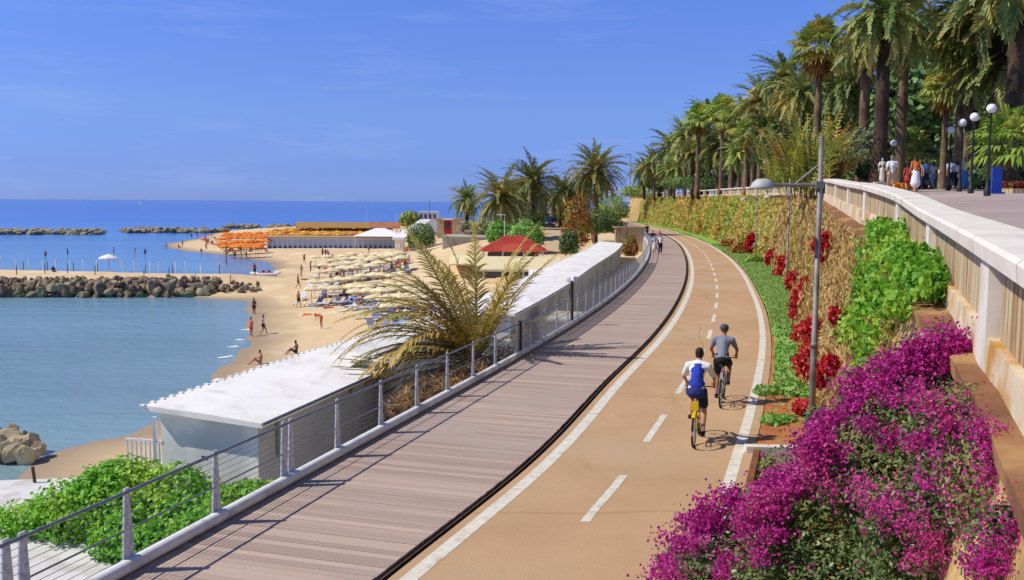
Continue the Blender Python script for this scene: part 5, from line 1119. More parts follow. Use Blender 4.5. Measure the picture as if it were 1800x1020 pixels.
person('cyclist in grey shirt, black shorts and dark helmet riding ahead', bk2.location, heading(g2[1]), 'ride2', 'm', 'skin_tan', None, 0, [('shirt', 'shirt', .55, 'cloth_grey'), ('shorts', 'shorts', .7, 'cloth_black'), ('helmet', 'helmet', 0, 'bike_dark'), ('shoes', 'shoes', 0, 'cloth_black')], 1.06, .0125, 'grip')

# ------------------------------------------------------------------ strollers on the boardwalk and promenade
def onprom(px, d): c = atd(px, 300, d); return (c[0], d, float(PZ(c[0], d)))
for (px, py, sc, P, sex, wear, hair, lab) in [
 (1150, 447, 1.05, 'walk', 'f', [('top', 'shirt', .4, 'cloth_sky'), ('skirt', 'skirt', .9, 'cloth_white')], 'hair_dark', 'woman in pale top and white skirt, left of the front pair on the boardwalk'),
 (1160.5, 447.5, 1.1, 'walk2', 'm', [('shirt', 'shirt', .6, 'cloth_white'), ('trousers', 'shorts', 1.8, 'cloth_navy')], 'hair_dark', 'man in white shirt and dark trousers, right of the front pair on the boardwalk'),
 (1147, 437, 1.1, 'walk2', 'm', [('shirt', 'shirt', .6, 'cloth_black'), ('shorts', 'shorts', .9, 'cloth_grey')], 'hair_dark', 'stroller in black shirt behind the front pair on the boardwalk'),
 (1158, 434, 1.1, 'walk', 'f', [('top', 'shirt', .6, 'cloth_pink'), ('hat', 'hat', 0, 'cloth_beige'), ('skirt', 'skirt', 1.1, 'cloth_navy')], 'hair_fair', 'stroller in a pale sun hat behind the front pair on the boardwalk'),
 (1137, 419, 1.1, 'walk', 'm', [('shirt', 'shirt', .6, 'cloth_black'), ('trousers', 'shorts', 1.8, 'cloth_black')], 'hair_dark', 'farthest stroller in black by the railing at the boardwalk end')]:
    g = onz(px, py, .003); person(lab, g, PI + heading(g[1]), P, sex, 'skin', hair, .0 if sex == 'm' else 1, wear, sc, .03, 'open')
for (px, d, sc, P, sex, rz, wear, hair, lab) in [
 (1568, 46, 1.06, 'walk', 'm', -.15, [('shirt', 'shirt', .6, 'cloth_white'), ('shorts', 'shorts', .85, 'cloth_beige'), ('shoes', 'shoes', 0, 'cloth_white')], 'hair_grey', 'man in white shirt and beige shorts walking away along the balustrade'),
 (1610, 44, 1.0, 'walk2', 'f', -.1, [('top', 'shirt', 0, 'cloth_orange'), ('skirt', 'skirt', 1.05, 'cloth_white')], 'hair_dark', 'woman in orange top and long white skirt near the balustrade'),
 (1596, 49, .8, 'walk2', 'f', -.2, [('dress', 'shirt', .3, 'cloth_red'), ('skirt', 'skirt', .6, 'cloth_red')], 'hair_dark', 'small figure in red behind the woman with the white skirt'),
 (1628, 58, 1.0, 'walk', 'm', .1, [('shirt', 'shirt', .6, 'cloth_blue'), ('trousers', 'shorts', 1.8, 'cloth_navy')], 'hair_dark', 'stroller in blue shirt, left of two in the middle of the promenade'),
 (1641, 62, 1.0, 'walk2', 'f', .1, [('top', 'shirt', .6, 'cloth_white'), ('trousers', 'shorts', 1.8, 'cloth_sky')], 'hair_dark', 'stroller in white top and pale trousers in the middle of the promenade'),
 (1671, 55, 1.0, 'walk', 'm', -.1, [('shirt', 'shirt', .6, 'cloth_sky'), ('trousers', 'shorts', 1.8, 'cloth_black')], 'hair_dark', 'man in pale shirt and black trousers below the globe lamps'),
 (1683, 59, 1.0, 'walk2', 'f', -.1, [('top', 'shirt', .6, 'cloth_white'), ('trousers', 'shorts', 1.8, 'cloth_navy')], 'hair_dark', 'half hidden stroller in white top between two others below the globe lamps'),
 (1696, 51, 1.03, 'walk2', 'f', -.2, [('top', 'shirt', .9, 'cloth_beige'), ('skirt', 'skirt', 1.45, 'cloth_blue')], 'hair_grey', 'grey haired woman in beige top and long blue skirt on the promenade'),
 (1655, 70, 1.0, 'walk', 'm', .0, [('shirt', 'shirt', .6, 'cloth_white'), ('trousers', 'shorts', 1.8, 'cloth_grey')], 'hair_dark', 'farthest stroller under the promenade trees, in white shirt')]:
    person(lab, onprom(px, d), rz, P, sex, 'skin', hair, .0 if sex == 'm' else 1, wear, sc, .024, 'open')

# statue, globe lamps, flower beds, blue panel
mat('marble', 'd5cdb9', 'bfb59e', scale=3, rough=.7, c3='a59b84', s3=1.5)
sx, sy, sz = onprom(1551, 47); st = thing('statue', 'pale stone statue of a robed figure on a pedestal, left of the man in white', 'statue', (sx, sy, sz))
b = MB(); b.box((0, 0, .06), (.75, .75, .12)); b.box((0, 0, .33), (.55, .55, .42)); b.box((0, 0, .57), (.66, .66, .07)); b.build('pedestal', M_['marble'], st, world=False)
J = pose('stand'); ch = body_chains(J, 'f', None) + [([J['pel'], V3(0, 0, .2)], [.17, .22]), ([J['sR'], V3(.26, .12, 1.2), V3(.1, .2, 1.3)], [.07, .06, .05])]; q = capsules(ch, .03, 'figure'); q.materials.append(M_['marble']); put('figure', q, st, (0, 0, .6), (0, 0, 2.6), .68)
mat('lamp_black', '2d302f', '222524', scale=5, rough=.5); mat('globe_glass', 'ecebe8', 'e0dfdc', scale=2, rough=.25)
gm = MB(); gm.ball((0, 0, 0), .20, 16, 12); gmm = gm.mesh('globe', M_['globe_glass'], True)
for (px, py, d, lb) in [(1205, 312, 190, 'globe lamp leftmost along the garden row'), (1222, 309, 180, 'globe lamp second along the garden row'), (1251, 302, 165, 'globe lamp third along the garden row, before the slim palms'), (1282, 296, 150, 'globe lamp right of the slim palms'), (1347, 284, 100, 'left one of the globe lamp pair beside the bamboo'), (1372, 281, 92, 'right one of the globe lamp pair beside the bamboo'), (1571, 252, 60, 'lone globe lamp behind the statue'), (1672, 229, 52, 'globe lamp farthest in the row right of the promenade'), (1692, 216, 48, 'globe lamp third from the right in the promenade row'), (1713, 206, 44, 'globe lamp second from the right in the promenade row'), (1743, 191, 40, 'globe lamp nearest in the promenade row')]:
    c = atd(px, py, d); bz = float(PZ(c[0], d)); r = thing('globe_lamp', lb, 'globe lamp', (c[0], d, bz), 0, 'white globe lamps of the promenade'); h = c[2] - bz
    b = MB(); b.lathe([(.14, -.05), (.14, .25), (.08, .32), (.055, .9), (.04, h - .25), (.07, h - .2), (.07, h - .18)], n=10); b.build('post', M_['lamp_black'], r, smooth=True, world=False); put('globe', gmm, r, (0, 0, h), (0, 0, 0), 1.0 if d < 80 else 1.5)
leafmat('flower_orange', 'e0a02a', 'd0701f', c3='d9c23a', trans=.3); leafmat('flower_red', 'b5323f', '7f2f3c', c3='5d7a3a', trans=.3)
for (px, px2, d, m, lb) in [(1508, 1600, 50, 'flower_orange', 'bed of orange and yellow flowers behind the statue'), (1760, 1830, 44, 'flower_red', 'bed of dark red flowers at the right edge of the promenade')]:
    A = onprom(px, d); B_2 = onprom(px2, d); b = MB(); mid = (np.array(A) + B_2) / 2; r = thing('flower_bed', lb, 'flower bed', mid)
    L = np.linalg.norm(np.array(A) - B_2); b.box((0, 0, .06), (L, 2.2, .24)); b.build('kerb', M_['stone_cream'], r, world=False)
    n = 2600; P = np.stack([rng.uniform(-L / 2, L / 2, n), rng.uniform(-1, 1, n), rng.uniform(.18, .5, n)], -1); V, Q = cards(P, rdir(n), unit(rdir(n) + [0, -.6, .8]), .13, .10); put('flowers', mesh_from('flowers', V, Q, mats=[M_[m]]), r)
A = onprom(1753, 42); b = MB(); b.box((0, 0, .62), (.45, .12, 1.1)); b.box((0, 0, .04), (.6, .4, .08)); r = thing('info_panel', 'upright blue panel at the right side of the promenade', 'panel', A); b.build('panel', mat('panel_blue', '2a4fa8', '23438f', scale=4, rough=.5), r, world=False)
# ------------------------------------------------------------------ rocks and breakwaters
mat('rock', 'a8957a', '76664f', scale=1.4, rough=.95, bump=.8, bscale=5, c3='6d6050', s3=.9, objrand=.32, coord='pos'); mat('rock_wet', '7d7260', '5f5646', scale=1.4, rough=.8, bump=.8, bscale=5, c3='6f7a45', s3=.7, objrand=.3)
def rock_mesh(m, seed):
    r = np.random.default_rng(seed); b = MB(); b.ball((0, 0, 0), 1, 12, 9); V = np.vstack(b.V)
    pl = unit(r.normal(size=(14, 3))); o = r.uniform(.55, .85, 14)
    for n_, d_ in zip(pl, o): s = V @ n_; V = V - np.clip(s - d_, 0, None)[:, None] * n_
    b.V = [V * r.uniform(.75, 1.15, 3)]; return b.mesh('rock', m)
RK = [rock_mesh(M_['rock'], q) for q in range(6)]; mat('rock_pale', 'cdb892', 'a39070', scale=1.4, rough=.95, bump=.8, bscale=5, c3='8a7b62', s3=.8, objrand=.2); RP = [rock_mesh(M_['rock_pale'], q) for q in range(4)]; RW = [rock_mesh(M_['rock_wet'], q + 20) for q in range(4)]
def rock(me, c, s, lab, group): o = put('rock', me, None, c, (rnd.uniform(0, 6), rnd.uniform(0, 6), rnd.uniform(0, 6)), (s * rnd.uniform(.8, 1.25), s * rnd.uniform(.8, 1.2), s * rnd.uniform(.65, .95))); return tag(o, lab, 'rock', group)
for (y, z, n, s, ms) in ((519, -6.45, 52, .74, RW), (512, -6.0, 54, .76, RK), (505, -5.55, 56, .70, RK), (498, -5.15, 58, .62, RK), (493, -4.95, 54, .5, RK)):
    for k in range(n):
        px = -30 + (k + rnd.uniform(.15, .85)) * 478 / n; c = onz(px, y + rnd.uniform(-2, 2), z); fade = 1 - .45 * max(0, (px - 330) / 120)
        c[1] += max(0, px - 330) * .02; c[2] = min(c[2], gz(c[0], c[1]) + .2) if px > 385 else c[2]; rock(rnd.choice(ms), c, s * fade * rnd.uniform(.75, 1.3), 'weathered boulder heaped in the near breakwater', 'boulders of the near breakwater')
for (px, py, s) in ((10, 775, .75), (32, 780, .62), (52, 782, .6), (66, 790, .5), (5, 795, .7), (25, 797, .65), (45, 800, .5), (-20, 780, .9), (62, 798, .35), (18, 762, .55), (38, 768, .45), (-12, 765, .7)):
    c = onz(px, py, -6.2); rock(rnd.choice(RP), c, s, 'pale boulder piled at the waterline by the left edge', 'boulders piled at the left edge')
for (x0, x1, y, n, lab) in ((-60, 182, 411, 170, 'far low breakwater of dark boulders, left of the gap'), (218, 400, 408, 130, 'far low breakwater of pale boulders, right of the gap'), (395, 712, 401, 150, 'low line of boulders behind the orange roofs')):
    b = MB(); r_ = np.random.default_rng(n)
    for k in range(n):
        px = x0 + (x1 - x0) * r_.uniform(); c = onz(px, y + r_.uniform(-2.5, 1.5), SEA + .1); m = MB(); s0 = r_.uniform(.8, 1.6); q = rnd.choice(RK); V = np.empty(len(q.vertices) * 3); q.vertices.foreach_get('co', V); V = V.reshape(-1, 3)
        a = r_.uniform(0, 6.28); Rm = np.array([[math.cos(a), -math.sin(a), 0], [math.sin(a), math.cos(a), 0], [0, 0, 1]]); F_ = [list(p.vertices) for p in q.polygons]
        b.add(V @ Rm.T * [s0 * 1.3, s0, s0 * .75] + c + [0, 0, r_.uniform(0, .9)], [f for f in F_ if len(f) == 4], [f for f in F_ if len(f) == 3])
    tag(b.build('breakwater', M_['rock']), lab, 'breakwater', kind='stuff')

# ------------------------------------------------------------------ beach furniture
mat('canvas', 'e6d6a8', 'd6c494', scale=2, rough=.85, objrand=.08); mat('canvas_white', 'eceae6', 'e2e0dc', scale=2, rough=.85); mat('canvas_orange', 'e8862a', 'd9701c', scale=2, rough=.8, objrand=.12); mat('pole_wood', 'a98c63', '8f744f', scale=5, rough=.8)
mat('sling_blue', '8b9cc0', '6f82a8', scale=4, rough=.8, objrand=.15); mat('sling_white', 'dfe0df', 'cfd2d3', scale=4, rough=.8); mat('sling_red', 'b5454a', '9f383d', scale=4, rough=.8)
def umb_mesh(r, h, drop, m):
    b = MB(); n = 8; th = np.arange(n) * 2 * PI / n; V = [[0, 0, h]]; V += [[r * .55 * math.cos(a), r * .55 * math.sin(a), h - drop * .45] for a in th]; V += [[r * math.cos(a), r * math.sin(a), h - drop] for a in th]; V += [[r * .99 * math.cos(a), r * .99 * math.sin(a), h - drop - .14] for a in th]
    b.add(V, [[1 + q, 1 + n + q, 1 + n + (q + 1) % n, 1 + (q + 1) % n] for q in range(n)] + [[1 + n + q, 1 + 2 * n + q, 1 + 2 * n + (q + 1) % n, 1 + n + (q + 1) % n] for q in range(n)], [[0, 1 + q, 1 + (q + 1) % n] for q in range(n)])
    p = MB(); p.tube([(0, 0, -.1), (0, 0, h)], .03, 6); return b.mesh('canopy', m), p.mesh('pole', M_['pole_wood'])
UB = umb_mesh(1.1, 2.1, .36, M_['canvas']); UO = umb_mesh(1.2, 2.2, .5, M_['canvas_orange']); UW = umb_mesh(1.1, 2.1, .45, M_['canvas_white'])
def umbrella(me, x, y, lab, group, z=None, sc=1):
    z = gz(x, y) if z is None else z; r = thing('beach_umbrella', lab, 'beach umbrella', (x, y, z), rnd.uniform(0, .7), group); put('canopy', me[0], r, scale=sc); put('pole', me[1], r, scale=sc); return r
def lounger_mesh(m):
    b = MB(); b.box((0, .25, .32), (.62, 1.3, .05)); b.box((0, -.65, .55), (.62, .7, .05), rx=-.75)
    for sx in (-.27, .27):
        for sy in (-.3, .8): b.box((sx, sy, .15), (.05, .05, .32))
    return b.mesh('sun_lounger', m)
LG = {k: lounger_mesh(M_['sling_' + k]) for k in ('blue', 'white', 'red')}
LGL = {'blue': 'blue sun lounger on the sand among the beige umbrellas', 'white': 'white sun lounger on the sand among the beige umbrellas', 'red': 'red sun lounger on the sand among the beige umbrellas'}
def lounger(k, x, y, rz):
    o = put('sun_lounger', LG[k], None, (x, y, gz(x, y)), (0, 0, rz)); return tag(o, LGL[k], 'sun lounger', k + ' sun loungers on the sand')
for (y, x0, x1, n) in ((445, 548, 690, 7), (453, 580, 700, 7), (463, 566, 712, 8), (474, 556, 715, 9), (485, 548, 720, 9), (495, 540, 735, 9), (505, 610, 745, 6), (517, 648, 750, 5), (530, 668, 750, 4)):
    for k in range(n):
        px = x0 + (x1 - x0) * (k + rnd.uniform(.25, .75)) / n; c = onz(px, y + rnd.uniform(-1.5, 1.5), -3.7); umbrella(UB, c[0], c[1], 'beige flat umbrella in the rows on the near beach', 'beige umbrellas in rows on the near beach')
        for q in (-1, 1):
            kk = 'blue' if (rnd.random() < .25 or y > 522) else 'white'; kk = 'red' if rnd.random() < .05 else kk
            lounger(kk, c[0] + q * 1.0 + rnd.uniform(-.2, .2), c[1] - 1.2 + rnd.uniform(-.4, .4), rnd.uniform(2.6, 3.6) if rnd.random() < .5 else rnd.uniform(1.2, 1.9))
for k in range(16):
    c = onz(640 + k * 4.5 + rnd.uniform(-4, 4), 525 + k * 2.6 + rnd.uniform(-4, 4), -5.5); lounger('blue' if k % 3 else 'white', c[0], c[1], rnd.uniform(0, 6))
for (y, x0, x1, n) in ((411, 395, 480, 9), (414, 388, 482, 10), (418, 384, 480, 10), (422, 384, 474, 10), (426, 386, 466, 9), (430, 392, 462, 7)):
    for k in range(n):
        px = x0 + (x1 - x0) * (k + rnd.uniform(.2, .8)) / n; c = onz(px, y, -3.9); umbrella(UO, c[0], c[1], 'orange umbrella in the packed block left of the bathing cabins', 'orange umbrellas packed left of the bathing cabins', max(-6.2, gz(c[0], c[1])), rnd.uniform(.95, 1.1))
c = onz(191, 457, -3.9); umbrella(UW, c[0], c[1], 'lone white umbrella on the near breakwater', None, sc=1.25)
mat('canvas_ochre', 'd99a3a', 'c07a2a', scale=2, rough=.85, objrand=.25); UC = umb_mesh(1.25, 2.3, .5, M_['canvas_ochre'])
for (y, x0, x1, n) in ((410, 478, 640, 26), (407, 470, 650, 26), (404, 480, 660, 24), (401.5, 500, 690, 22)):
    for k in range(n):
        px = x0 + (x1 - x0) * (k + rnd.uniform(.2, .8)) / n; c = onz(px, y, -3.5); umbrella(UC, c[0], c[1], 'ochre umbrella in the rows seen over the roof of the bathing cabins', 'ochre umbrellas in rows behind the bathing cabins', gz(c[0], c[1]), rnd.uniform(.95, 1.1))
# posts and closed parasols on the near breakwater
mat('post_wood', '5d5143', '483e33', scale=4, rough=.9)
pm_ = MB(); pm_.tube([(0, 0, -.4), (.02, 0, 1.25)], [.06, .05], 6); pmm = pm_.mesh('sand_post', M_['post_wood'])
for px, py in ((29, 481), (79, 481), (119, 481), (167, 483), (253, 487), (297, 485), (343, 491), (405, 490), (41, 470), (83, 470), (129, 471), (171, 472), (256, 476), (303, 476), (386, 482)):
    c = onz(px, py, -4.95); o = put('sand_post', pmm, None, (c[0], c[1], gz(c[0], c[1]))); tag(o, 'dark wooden post standing on the near breakwater', 'post', 'dark posts on the near breakwater')
pm_ = MB(); pm_.tube([(0, 0, -1.6), (0, 0, .3), (0, 0, 1.0), (0, 0, 1.35)], [.03, .05, .10, .02], 6); pmw = pm_.mesh('closed_parasol', M_['canvas_white'])
for px, py in ((3, 462), (27, 465), (51, 466), (75, 468), (98, 468), (123, 468), (146, 468), (170, 469), (215, 469), (236, 470), (264, 472), (279, 471), (309, 472), (326, 470), (353, 479)):
    c = onz(px, py, -5.3); o = put('closed_parasol', pmw, None, (c[0], c[1], -5.6)); tag(o, 'closed white parasol along the far side of the near breakwater', 'parasol', 'closed white parasols along the near breakwater')
# red and white rescue boat
c = onz(467, 484, -5.9); bt = thing('rescue_boat', 'red and white twin-hulled rowing boat on the shallow bay shore', 'rowing boat', (c[0], c[1], gz(c[0], c[1]) - .02), .12)
mat('boat_red', 'b32a26', '9c221f', scale=4, rough=.45); mat('boat_white', 'e8e8e6', 'dcdcda', scale=4, rough=.45)
for sy in (-.6, .6):
    b = MB(); b.tube([(-2.1, sy, .5), (-1.7, sy, .3), (-.6, sy, .22), (.8, sy, .22), (1.7, sy, .3), (2.2, sy, .5)], [.05, .2, .26, .26, .2, .04], 10); b.build('hull', M_['boat_white'], bt, smooth=True, world=False)
b = MB(); b.box((0, 0, .5), (2.0, 1.3, .08)); b.box((-.3, 0, .75), (.3, 1.0, .06)); b.box((.5, 0, .75), (.3, 1.0, .06)); b.box((-.3, 0, .62), (.2, .8, .2)); b.box((.5, 0, .62), (.2, .8, .2)); b.build('deck', M_['boat_red'], bt, world=False)
b = MB(); b.tube([(0, -.6, .8), (.3, -2.0, .45)], .025, 5); b.build('oar', M_['pole_wood'], bt, world=False)
b = MB(); b.tube([(0, .6, .8), (.3, 2.0, .45)], .025, 5); b.build('oar', M_['pole_wood'], bt, world=False)

# bathers
W = lambda m: [('swim_shorts', 'shorts', .3, m)]
B2 = lambda m: [('swim_top', 'back', 0, m), ('swim_bottom', 'shorts', .05, m)]
S1 = lambda m, m2: [('top', 'shirt', .5, m), ('shorts', 'shorts', .6, m2)]
BEACH = [(447, 553, -6.75, 'stand', 'm', 'skin_dark', W('cloth_black'), 'dark skinned bather in black trunks farthest out in the shallows'),
 (442, 592, -6.75, 'stand', 'm', 'skin_burnt', W('cloth_red'), 'sunburnt bather with red trunks, left of the pair in the shallows'), (463, 589, -6.7, 'walk', 'f', 'skin_tan', [('top', 'shirt', 0, 'cloth_white'), ('swim_bottom', 'shorts', .2, 'cloth_black')], 'bather in white top and black bottom, right of the pair in the shallows'),
 (525, 542, None, 'walk2', 'm', 'skin_tan', W('cloth_black'), 'tanned walker in black trunks alone on the open sand'), (565, 578, None, 'bend', 'f', 'skin_burnt', B2('cloth_orange'), 'bather bending over on the open sand nearest the hut roof'),
 (457, 640, None, 'sit', 'm', 'skin_burnt', W('cloth_grey'), 'sunburnt bather sitting at the wet sand by the hut eave'), (520, 622, None, 'sit', 'm', 'skin_dark', W('cloth_navy'), 'dark haired bather sitting just beyond the hut eave'),
 (524, 508, None, 'walk', 'm', 'skin_tan', W('cloth_green'), 'walker in green trunks at the left end of the umbrella rows'), (530, 489, None, 'walk2', 'f', 'skin_tan', B2('cloth_beige'), 'walker in beige swimsuit second along the sand edge of the umbrellas'), (535, 464, None, 'walk', 'm', 'skin_burnt', W('cloth_red'), 'walker in red trunks third along the sand edge of the umbrellas'),
 (548, 470, None, 'stand', 'f', 'skin_burnt', B2('cloth_red'), 'child in red swimsuit beside the first umbrella rows'), (561, 487, None, 'stand', 'm', 'skin', S1('cloth_green', 'cloth_beige'), 'person in green shirt standing at the front umbrella rows'), (567, 453, None, 'stand', 'm', 'skin', S1('cloth_red', 'cloth_black'), 'person in red shirt standing behind the umbrella rows'), (572, 455, None, 'walk', 'f', 'skin', S1('cloth_navy', 'cloth_red'), 'person in navy top beside the red shirt behind the umbrella rows'),
 (593, 492, None, 'stand', 'm', 'skin', S1('cloth_black', 'cloth_black'), 'person dressed all in black among the beige umbrellas'), (612, 470, None, 'stand', 'f', 'skin', B2('cloth_navy'), 'bather in navy swimsuit among the middle umbrellas'), (652, 492, None, 'stand', 'f', 'skin_burnt', B2('cloth_pink'), 'bather in pink swimsuit among the front umbrellas'), (634, 521, None, 'sit', 'm', 'skin_burnt', W('cloth_red'), 'bather in red trunks sitting in front of the umbrella rows'), (606, 521, None, 'sit', 'm', 'skin_dark', W('cloth_black'), 'dark bather sitting at the front edge of the umbrella rows'),
 (413, 456, -6.7, 'stand', 'm', 'skin_tan', W('cloth_navy'), 'wader in navy trunks, left of three at the edge of the small bay'), (424, 457, -6.7, 'stand', 'f', 'skin_tan', B2('cloth_pink'), 'wader in pink swimsuit, middle of three at the small bay'), (433, 456, -6.7, 'walk', 'm', 'skin_dark', W('cloth_black'), 'wader in black trunks, right of three at the small bay'),
 (293, 434, None, 'sit', 'm', 'skin_burnt', W('cloth_red'), 'bather sitting at the tip of the far sand spit'), (314, 436, None, 'sit', 'f', 'skin_burnt', B2('cloth_orange'), 'bather in orange sitting on the far sand spit'), (321, 435, None, 'stand', 'm', 'skin_burnt', W('cloth_orange'), 'bather standing beside the orange one on the far sand spit'), (354, 444, None, 'sit', 'm', 'skin_dark', W('cloth_black'), 'dark bather sitting on the far shore below the orange umbrellas'), (337, 420, None, 'stand', 'm', 'skin_dark', W('cloth_navy'), 'dark figure standing on the far spit left of the orange umbrellas'), (347, 420, None, 'walk', 'f', 'skin_tan', B2('cloth_navy'), 'figure in navy walking on the far spit left of the orange umbrellas'), (361, 424, None, 'stand', 'f', 'skin_burnt', B2('cloth_pink'), 'figure in pink on the sand left of the orange umbrellas'), (372, 420, None, 'stand', 'm', 'skin_burnt', W('cloth_white'), 'figure in white trunks on the sand left of the orange umbrellas'), (402, 436, None, 'walk', 'f', 'skin_burnt', B2('cloth_red'), 'figure in red walking in front of the orange umbrellas'), (428, 438, None, 'stand', 'm', 'skin_burnt', W('cloth_black'), 'figure in black trunks in front of the orange umbrellas'), (455, 438, None, 'walk2', 'f', 'skin_burnt', B2('cloth_white'), 'figure in white swimsuit nearest the cabin end'),
 (448, 486, None, 'stand', 'm', 'skin_tan', S1('cloth_red', 'cloth_navy'), 'lifeguard in red top standing beside the rowing boat'), (94, 480, None, 'sit', 'm', 'skin_dark', S1('cloth_black', 'cloth_black'), 'person in black sitting on the breakwater sand'), (199, 474, None, 'sit', 'f', 'skin', B2('cloth_pink'), 'bather in pink sitting under the lone white umbrella'), (209, 476, None, 'sit', 'm', 'skin_dark', W('cloth_navy'), 'bather in navy trunks sitting under the lone white umbrella'),
 (80, 450, -7.3, 'stand', 'm', 'skin_burnt', W('cloth_red'), 'wader farthest left in the calm water behind the breakwater'), (119, 446, -7.3, 'stand', 'm', 'skin_dark', W('cloth_black'), 'dark wader second from the left in the calm water'), (200, 444, -7.3, 'stand', 'm', 'skin_tan', W('cloth_grey'), 'wader in grey trunks beyond the lone white umbrella'), (237, 445, -7.3, 'stand', 'f', 'skin_tan', B2('cloth_white'), 'wader in white swimsuit in the calm water'), (255, 446, -7.3, 'stand', 'm', 'skin_dark', W('cloth_navy'), 'dark wader farthest right in the calm water'),
 (703, 442, None, 'stand', 'm', 'skin', S1('cloth_white', 'cloth_white'), 'person all in white at the right end of the bathing cabins'), (716, 447, None, 'walk', 'f', 'skin', S1('cloth_yellow', 'cloth_red'), 'person in yellow top near the right end of the cabins')]
for (px, py, z, P, sex, skin, wear, lab) in BEACH:
    if z is None:
        c = onz(px, py, -5.9)
        for _ in range(3): c = onz(px, py, gz(c[0], c[1]))
    else: c = onz(px, py, SEA); c[2] = z
    person(lab, c, rnd.uniform(0, 6.28), P, sex, skin, 'hair_dark', 0 if sex == 'm' else 1, wear, .62 if 'child' in lab else 1.05, .045)

SW = ('red', 'navy', 'black', 'white', 'teal', 'pink', 'orange')
for k in range(56):
    if k < 40: px, py, wh = rnd.uniform(545, 725), rnd.uniform(447, 530), 'among the beige umbrellas'
    else: px, py, wh = rnd.uniform(360, 470), rnd.uniform(424, 440), 'at the orange umbrellas'
    c = onz(px, py, -5.7); z = gz(c[0], c[1])
    if z < -6.5: continue
    m = SW[k % 7]; P_ = ('stand', 'sit', 'walk', 'sit')[k % 4]; c[2] = z
    person('small bather in %s swimwear %s, %s' % (m, wh, {'stand': 'standing', 'sit': 'sitting', 'walk': 'walking'}[P_]), c, rnd.uniform(0, 6.28), P_, 'm' if k % 2 else 'f', ('skin_tan', 'skin_burnt', 'skin')[k % 3], 'hair_dark', 0, W('cloth_' + m) if k % 2 else B2('cloth_' + m), 1.05, .045, group='bathers ' + wh)
tw = MB(); tw.box((0, 0, .02), (.9, 1.8, .03)); 
for k in range(40):
    c = onz(rnd.uniform(530, 730), rnd.uniform(446, 545), -5.8); m = SW[k % 7]; mm = tw.mesh('beach_towel', M_['cloth_' + m]); tag(put('beach_towel', mm, None, (c[0], c[1], gz(c[0], c[1]) + .01), (0, 0, rnd.uniform(0, 6))), '%s towel spread on the sand by the beige umbrellas' % m, 'towel', 'towels on the sand by the beige umbrellas')
# ------------------------------------------------------------------ bathing cabins, awnings, buildings beyond the beach
A = onz(470, 438, -5.9); B_3 = onz(699, 438, -5.9); L = np.linalg.norm(B_3 - A); ang = math.atan2(B_3[1] - A[1], B_3[0] - A[0])
cab = thing('bathing_cabins', 'long row of white bathing cabins with grey blue doors', 'bathing cabins', (A[0], A[1], -6.0), ang)
mat('cabin_white', 'dfe1e4', 'd2d5da', scale=1.5, rough=.8); mat('cabin_door', 'b9c3d8', 'aab5cc', scale=2, rough=.7); mat('cabin_dark', '2f3f78', '283666', scale=2, rough=.7)
b = MB(); b.box((L / 2, 1.2, 1.35), (L, 2.4, 2.7)); b.build('wall', M_['cabin_white'], cab, world=False)
b = MB(); b.box((L / 2, 1.1, 2.82), (L + .6, 3.4, .16), rx=.05); b.build('roof', mat('cabin_roof', 'b5a27f', 'a08d6c', scale=1, rough=.9), cab, world=False)
nd = 26; dm = MB(); dm.box((0, -.03, 1.15), (.82, .06, 2.1)); dmm = dm.mesh('door', M_['cabin_door']); km = MB(); km.box((0, -.085, .55), (.36, .05, .6)); kmm = km.mesh('door_panel', M_['cabin_dark'])
pm3 = MB(); pm3.box((0, -.08, 1.35), (.14, .16, 2.7)); pm3m = pm3.mesh('pilaster', M_['boat_white'])
for k in range(nd):
    x = (k + .5) * L / nd; o = put('door', dmm, cab, (x, 0, 0)); put('door_panel', kmm, o); put('pilaster', pm3m, cab, (k * L / nd + .05, 0, 0))
mat('awning_olive', 'a5883c', '8d7230', scale=.5, rough=.9, c3='b5652e', s3=.3); mat('awning_rust', 'b5743f', '9d5f35', scale=.5, rough=.9, c3='94553a', s3=.3)
def awning(lab, px0, px1, d0, d1, z0, z1, m, slots=0, thick=.15):
    a = atd(px0, 400, d0); c = atd(px1, 400, d0); e = atd(px1, 400, d1); f = atd(px0, 400, d1); r = thing('awning', lab, 'awning', ((a[0] + c[0]) / 2, d0, z0))
    b = MB(); V = [[a[0], d0, z0], [c[0], d0, z0], [e[0], d1, z1], [f[0], d1, z1]]; V2 = [[*v[:2], v[2] - thick] for v in V]; b.add(V + V2, [[0, 1, 2, 3], [7, 6, 5, 4], [0, 4, 5, 1], [1, 5, 6, 2], [2, 6, 7, 3], [3, 7, 4, 0]]); b.build('canopy', M_[m], r)
    n = max(2, int((c[0] - a[0]) / 4))
    for k in range(n + 1):
        x = a[0] + (c[0] - a[0]) * k / n; gb = gz(x, d0); b = MB(); b.box((x, d0 + .15, (gb + z0) / 2 - .08), (.14, .14, max(.2, z0 - gb - .16))); b.build('post', M_['pole_wood'], r)
    if slots:
        for k in range(slots): x = a[0] + (c[0] - a[0]) * (k + .5) / slots; b = MB(); b.box((x, d0 + (d1 - d0) * .35, z0 + (z1 - z0) * .35 + .12), ((c[0] - a[0]) / slots * .45, 1.2, .3)); b.build('skylight', M_['black_metal'], r)
awning('long olive and rust awning farther behind the skylight awning', 520, 660, 268, 300, -2.8, -1.9, 'awning_olive')
awning('rust red awning nearest the white sea building', 650, 704, 266, 296, -2.7, -1.7, 'awning_rust')
awning('beige canopy with white edge in front of the red roof', 838, 985, 97, 105, -2.15, -1.25, 'canvas', thick=.22)
awning('small white canopy beside the curved roof, below the red roof', 930, 1000, 86, 92, -2.2, -1.8, 'canvas_white')
awning('beige canopy at the left of the red roof', 790, 850, 112, 120, -2.6, -2.0, 'canvas')
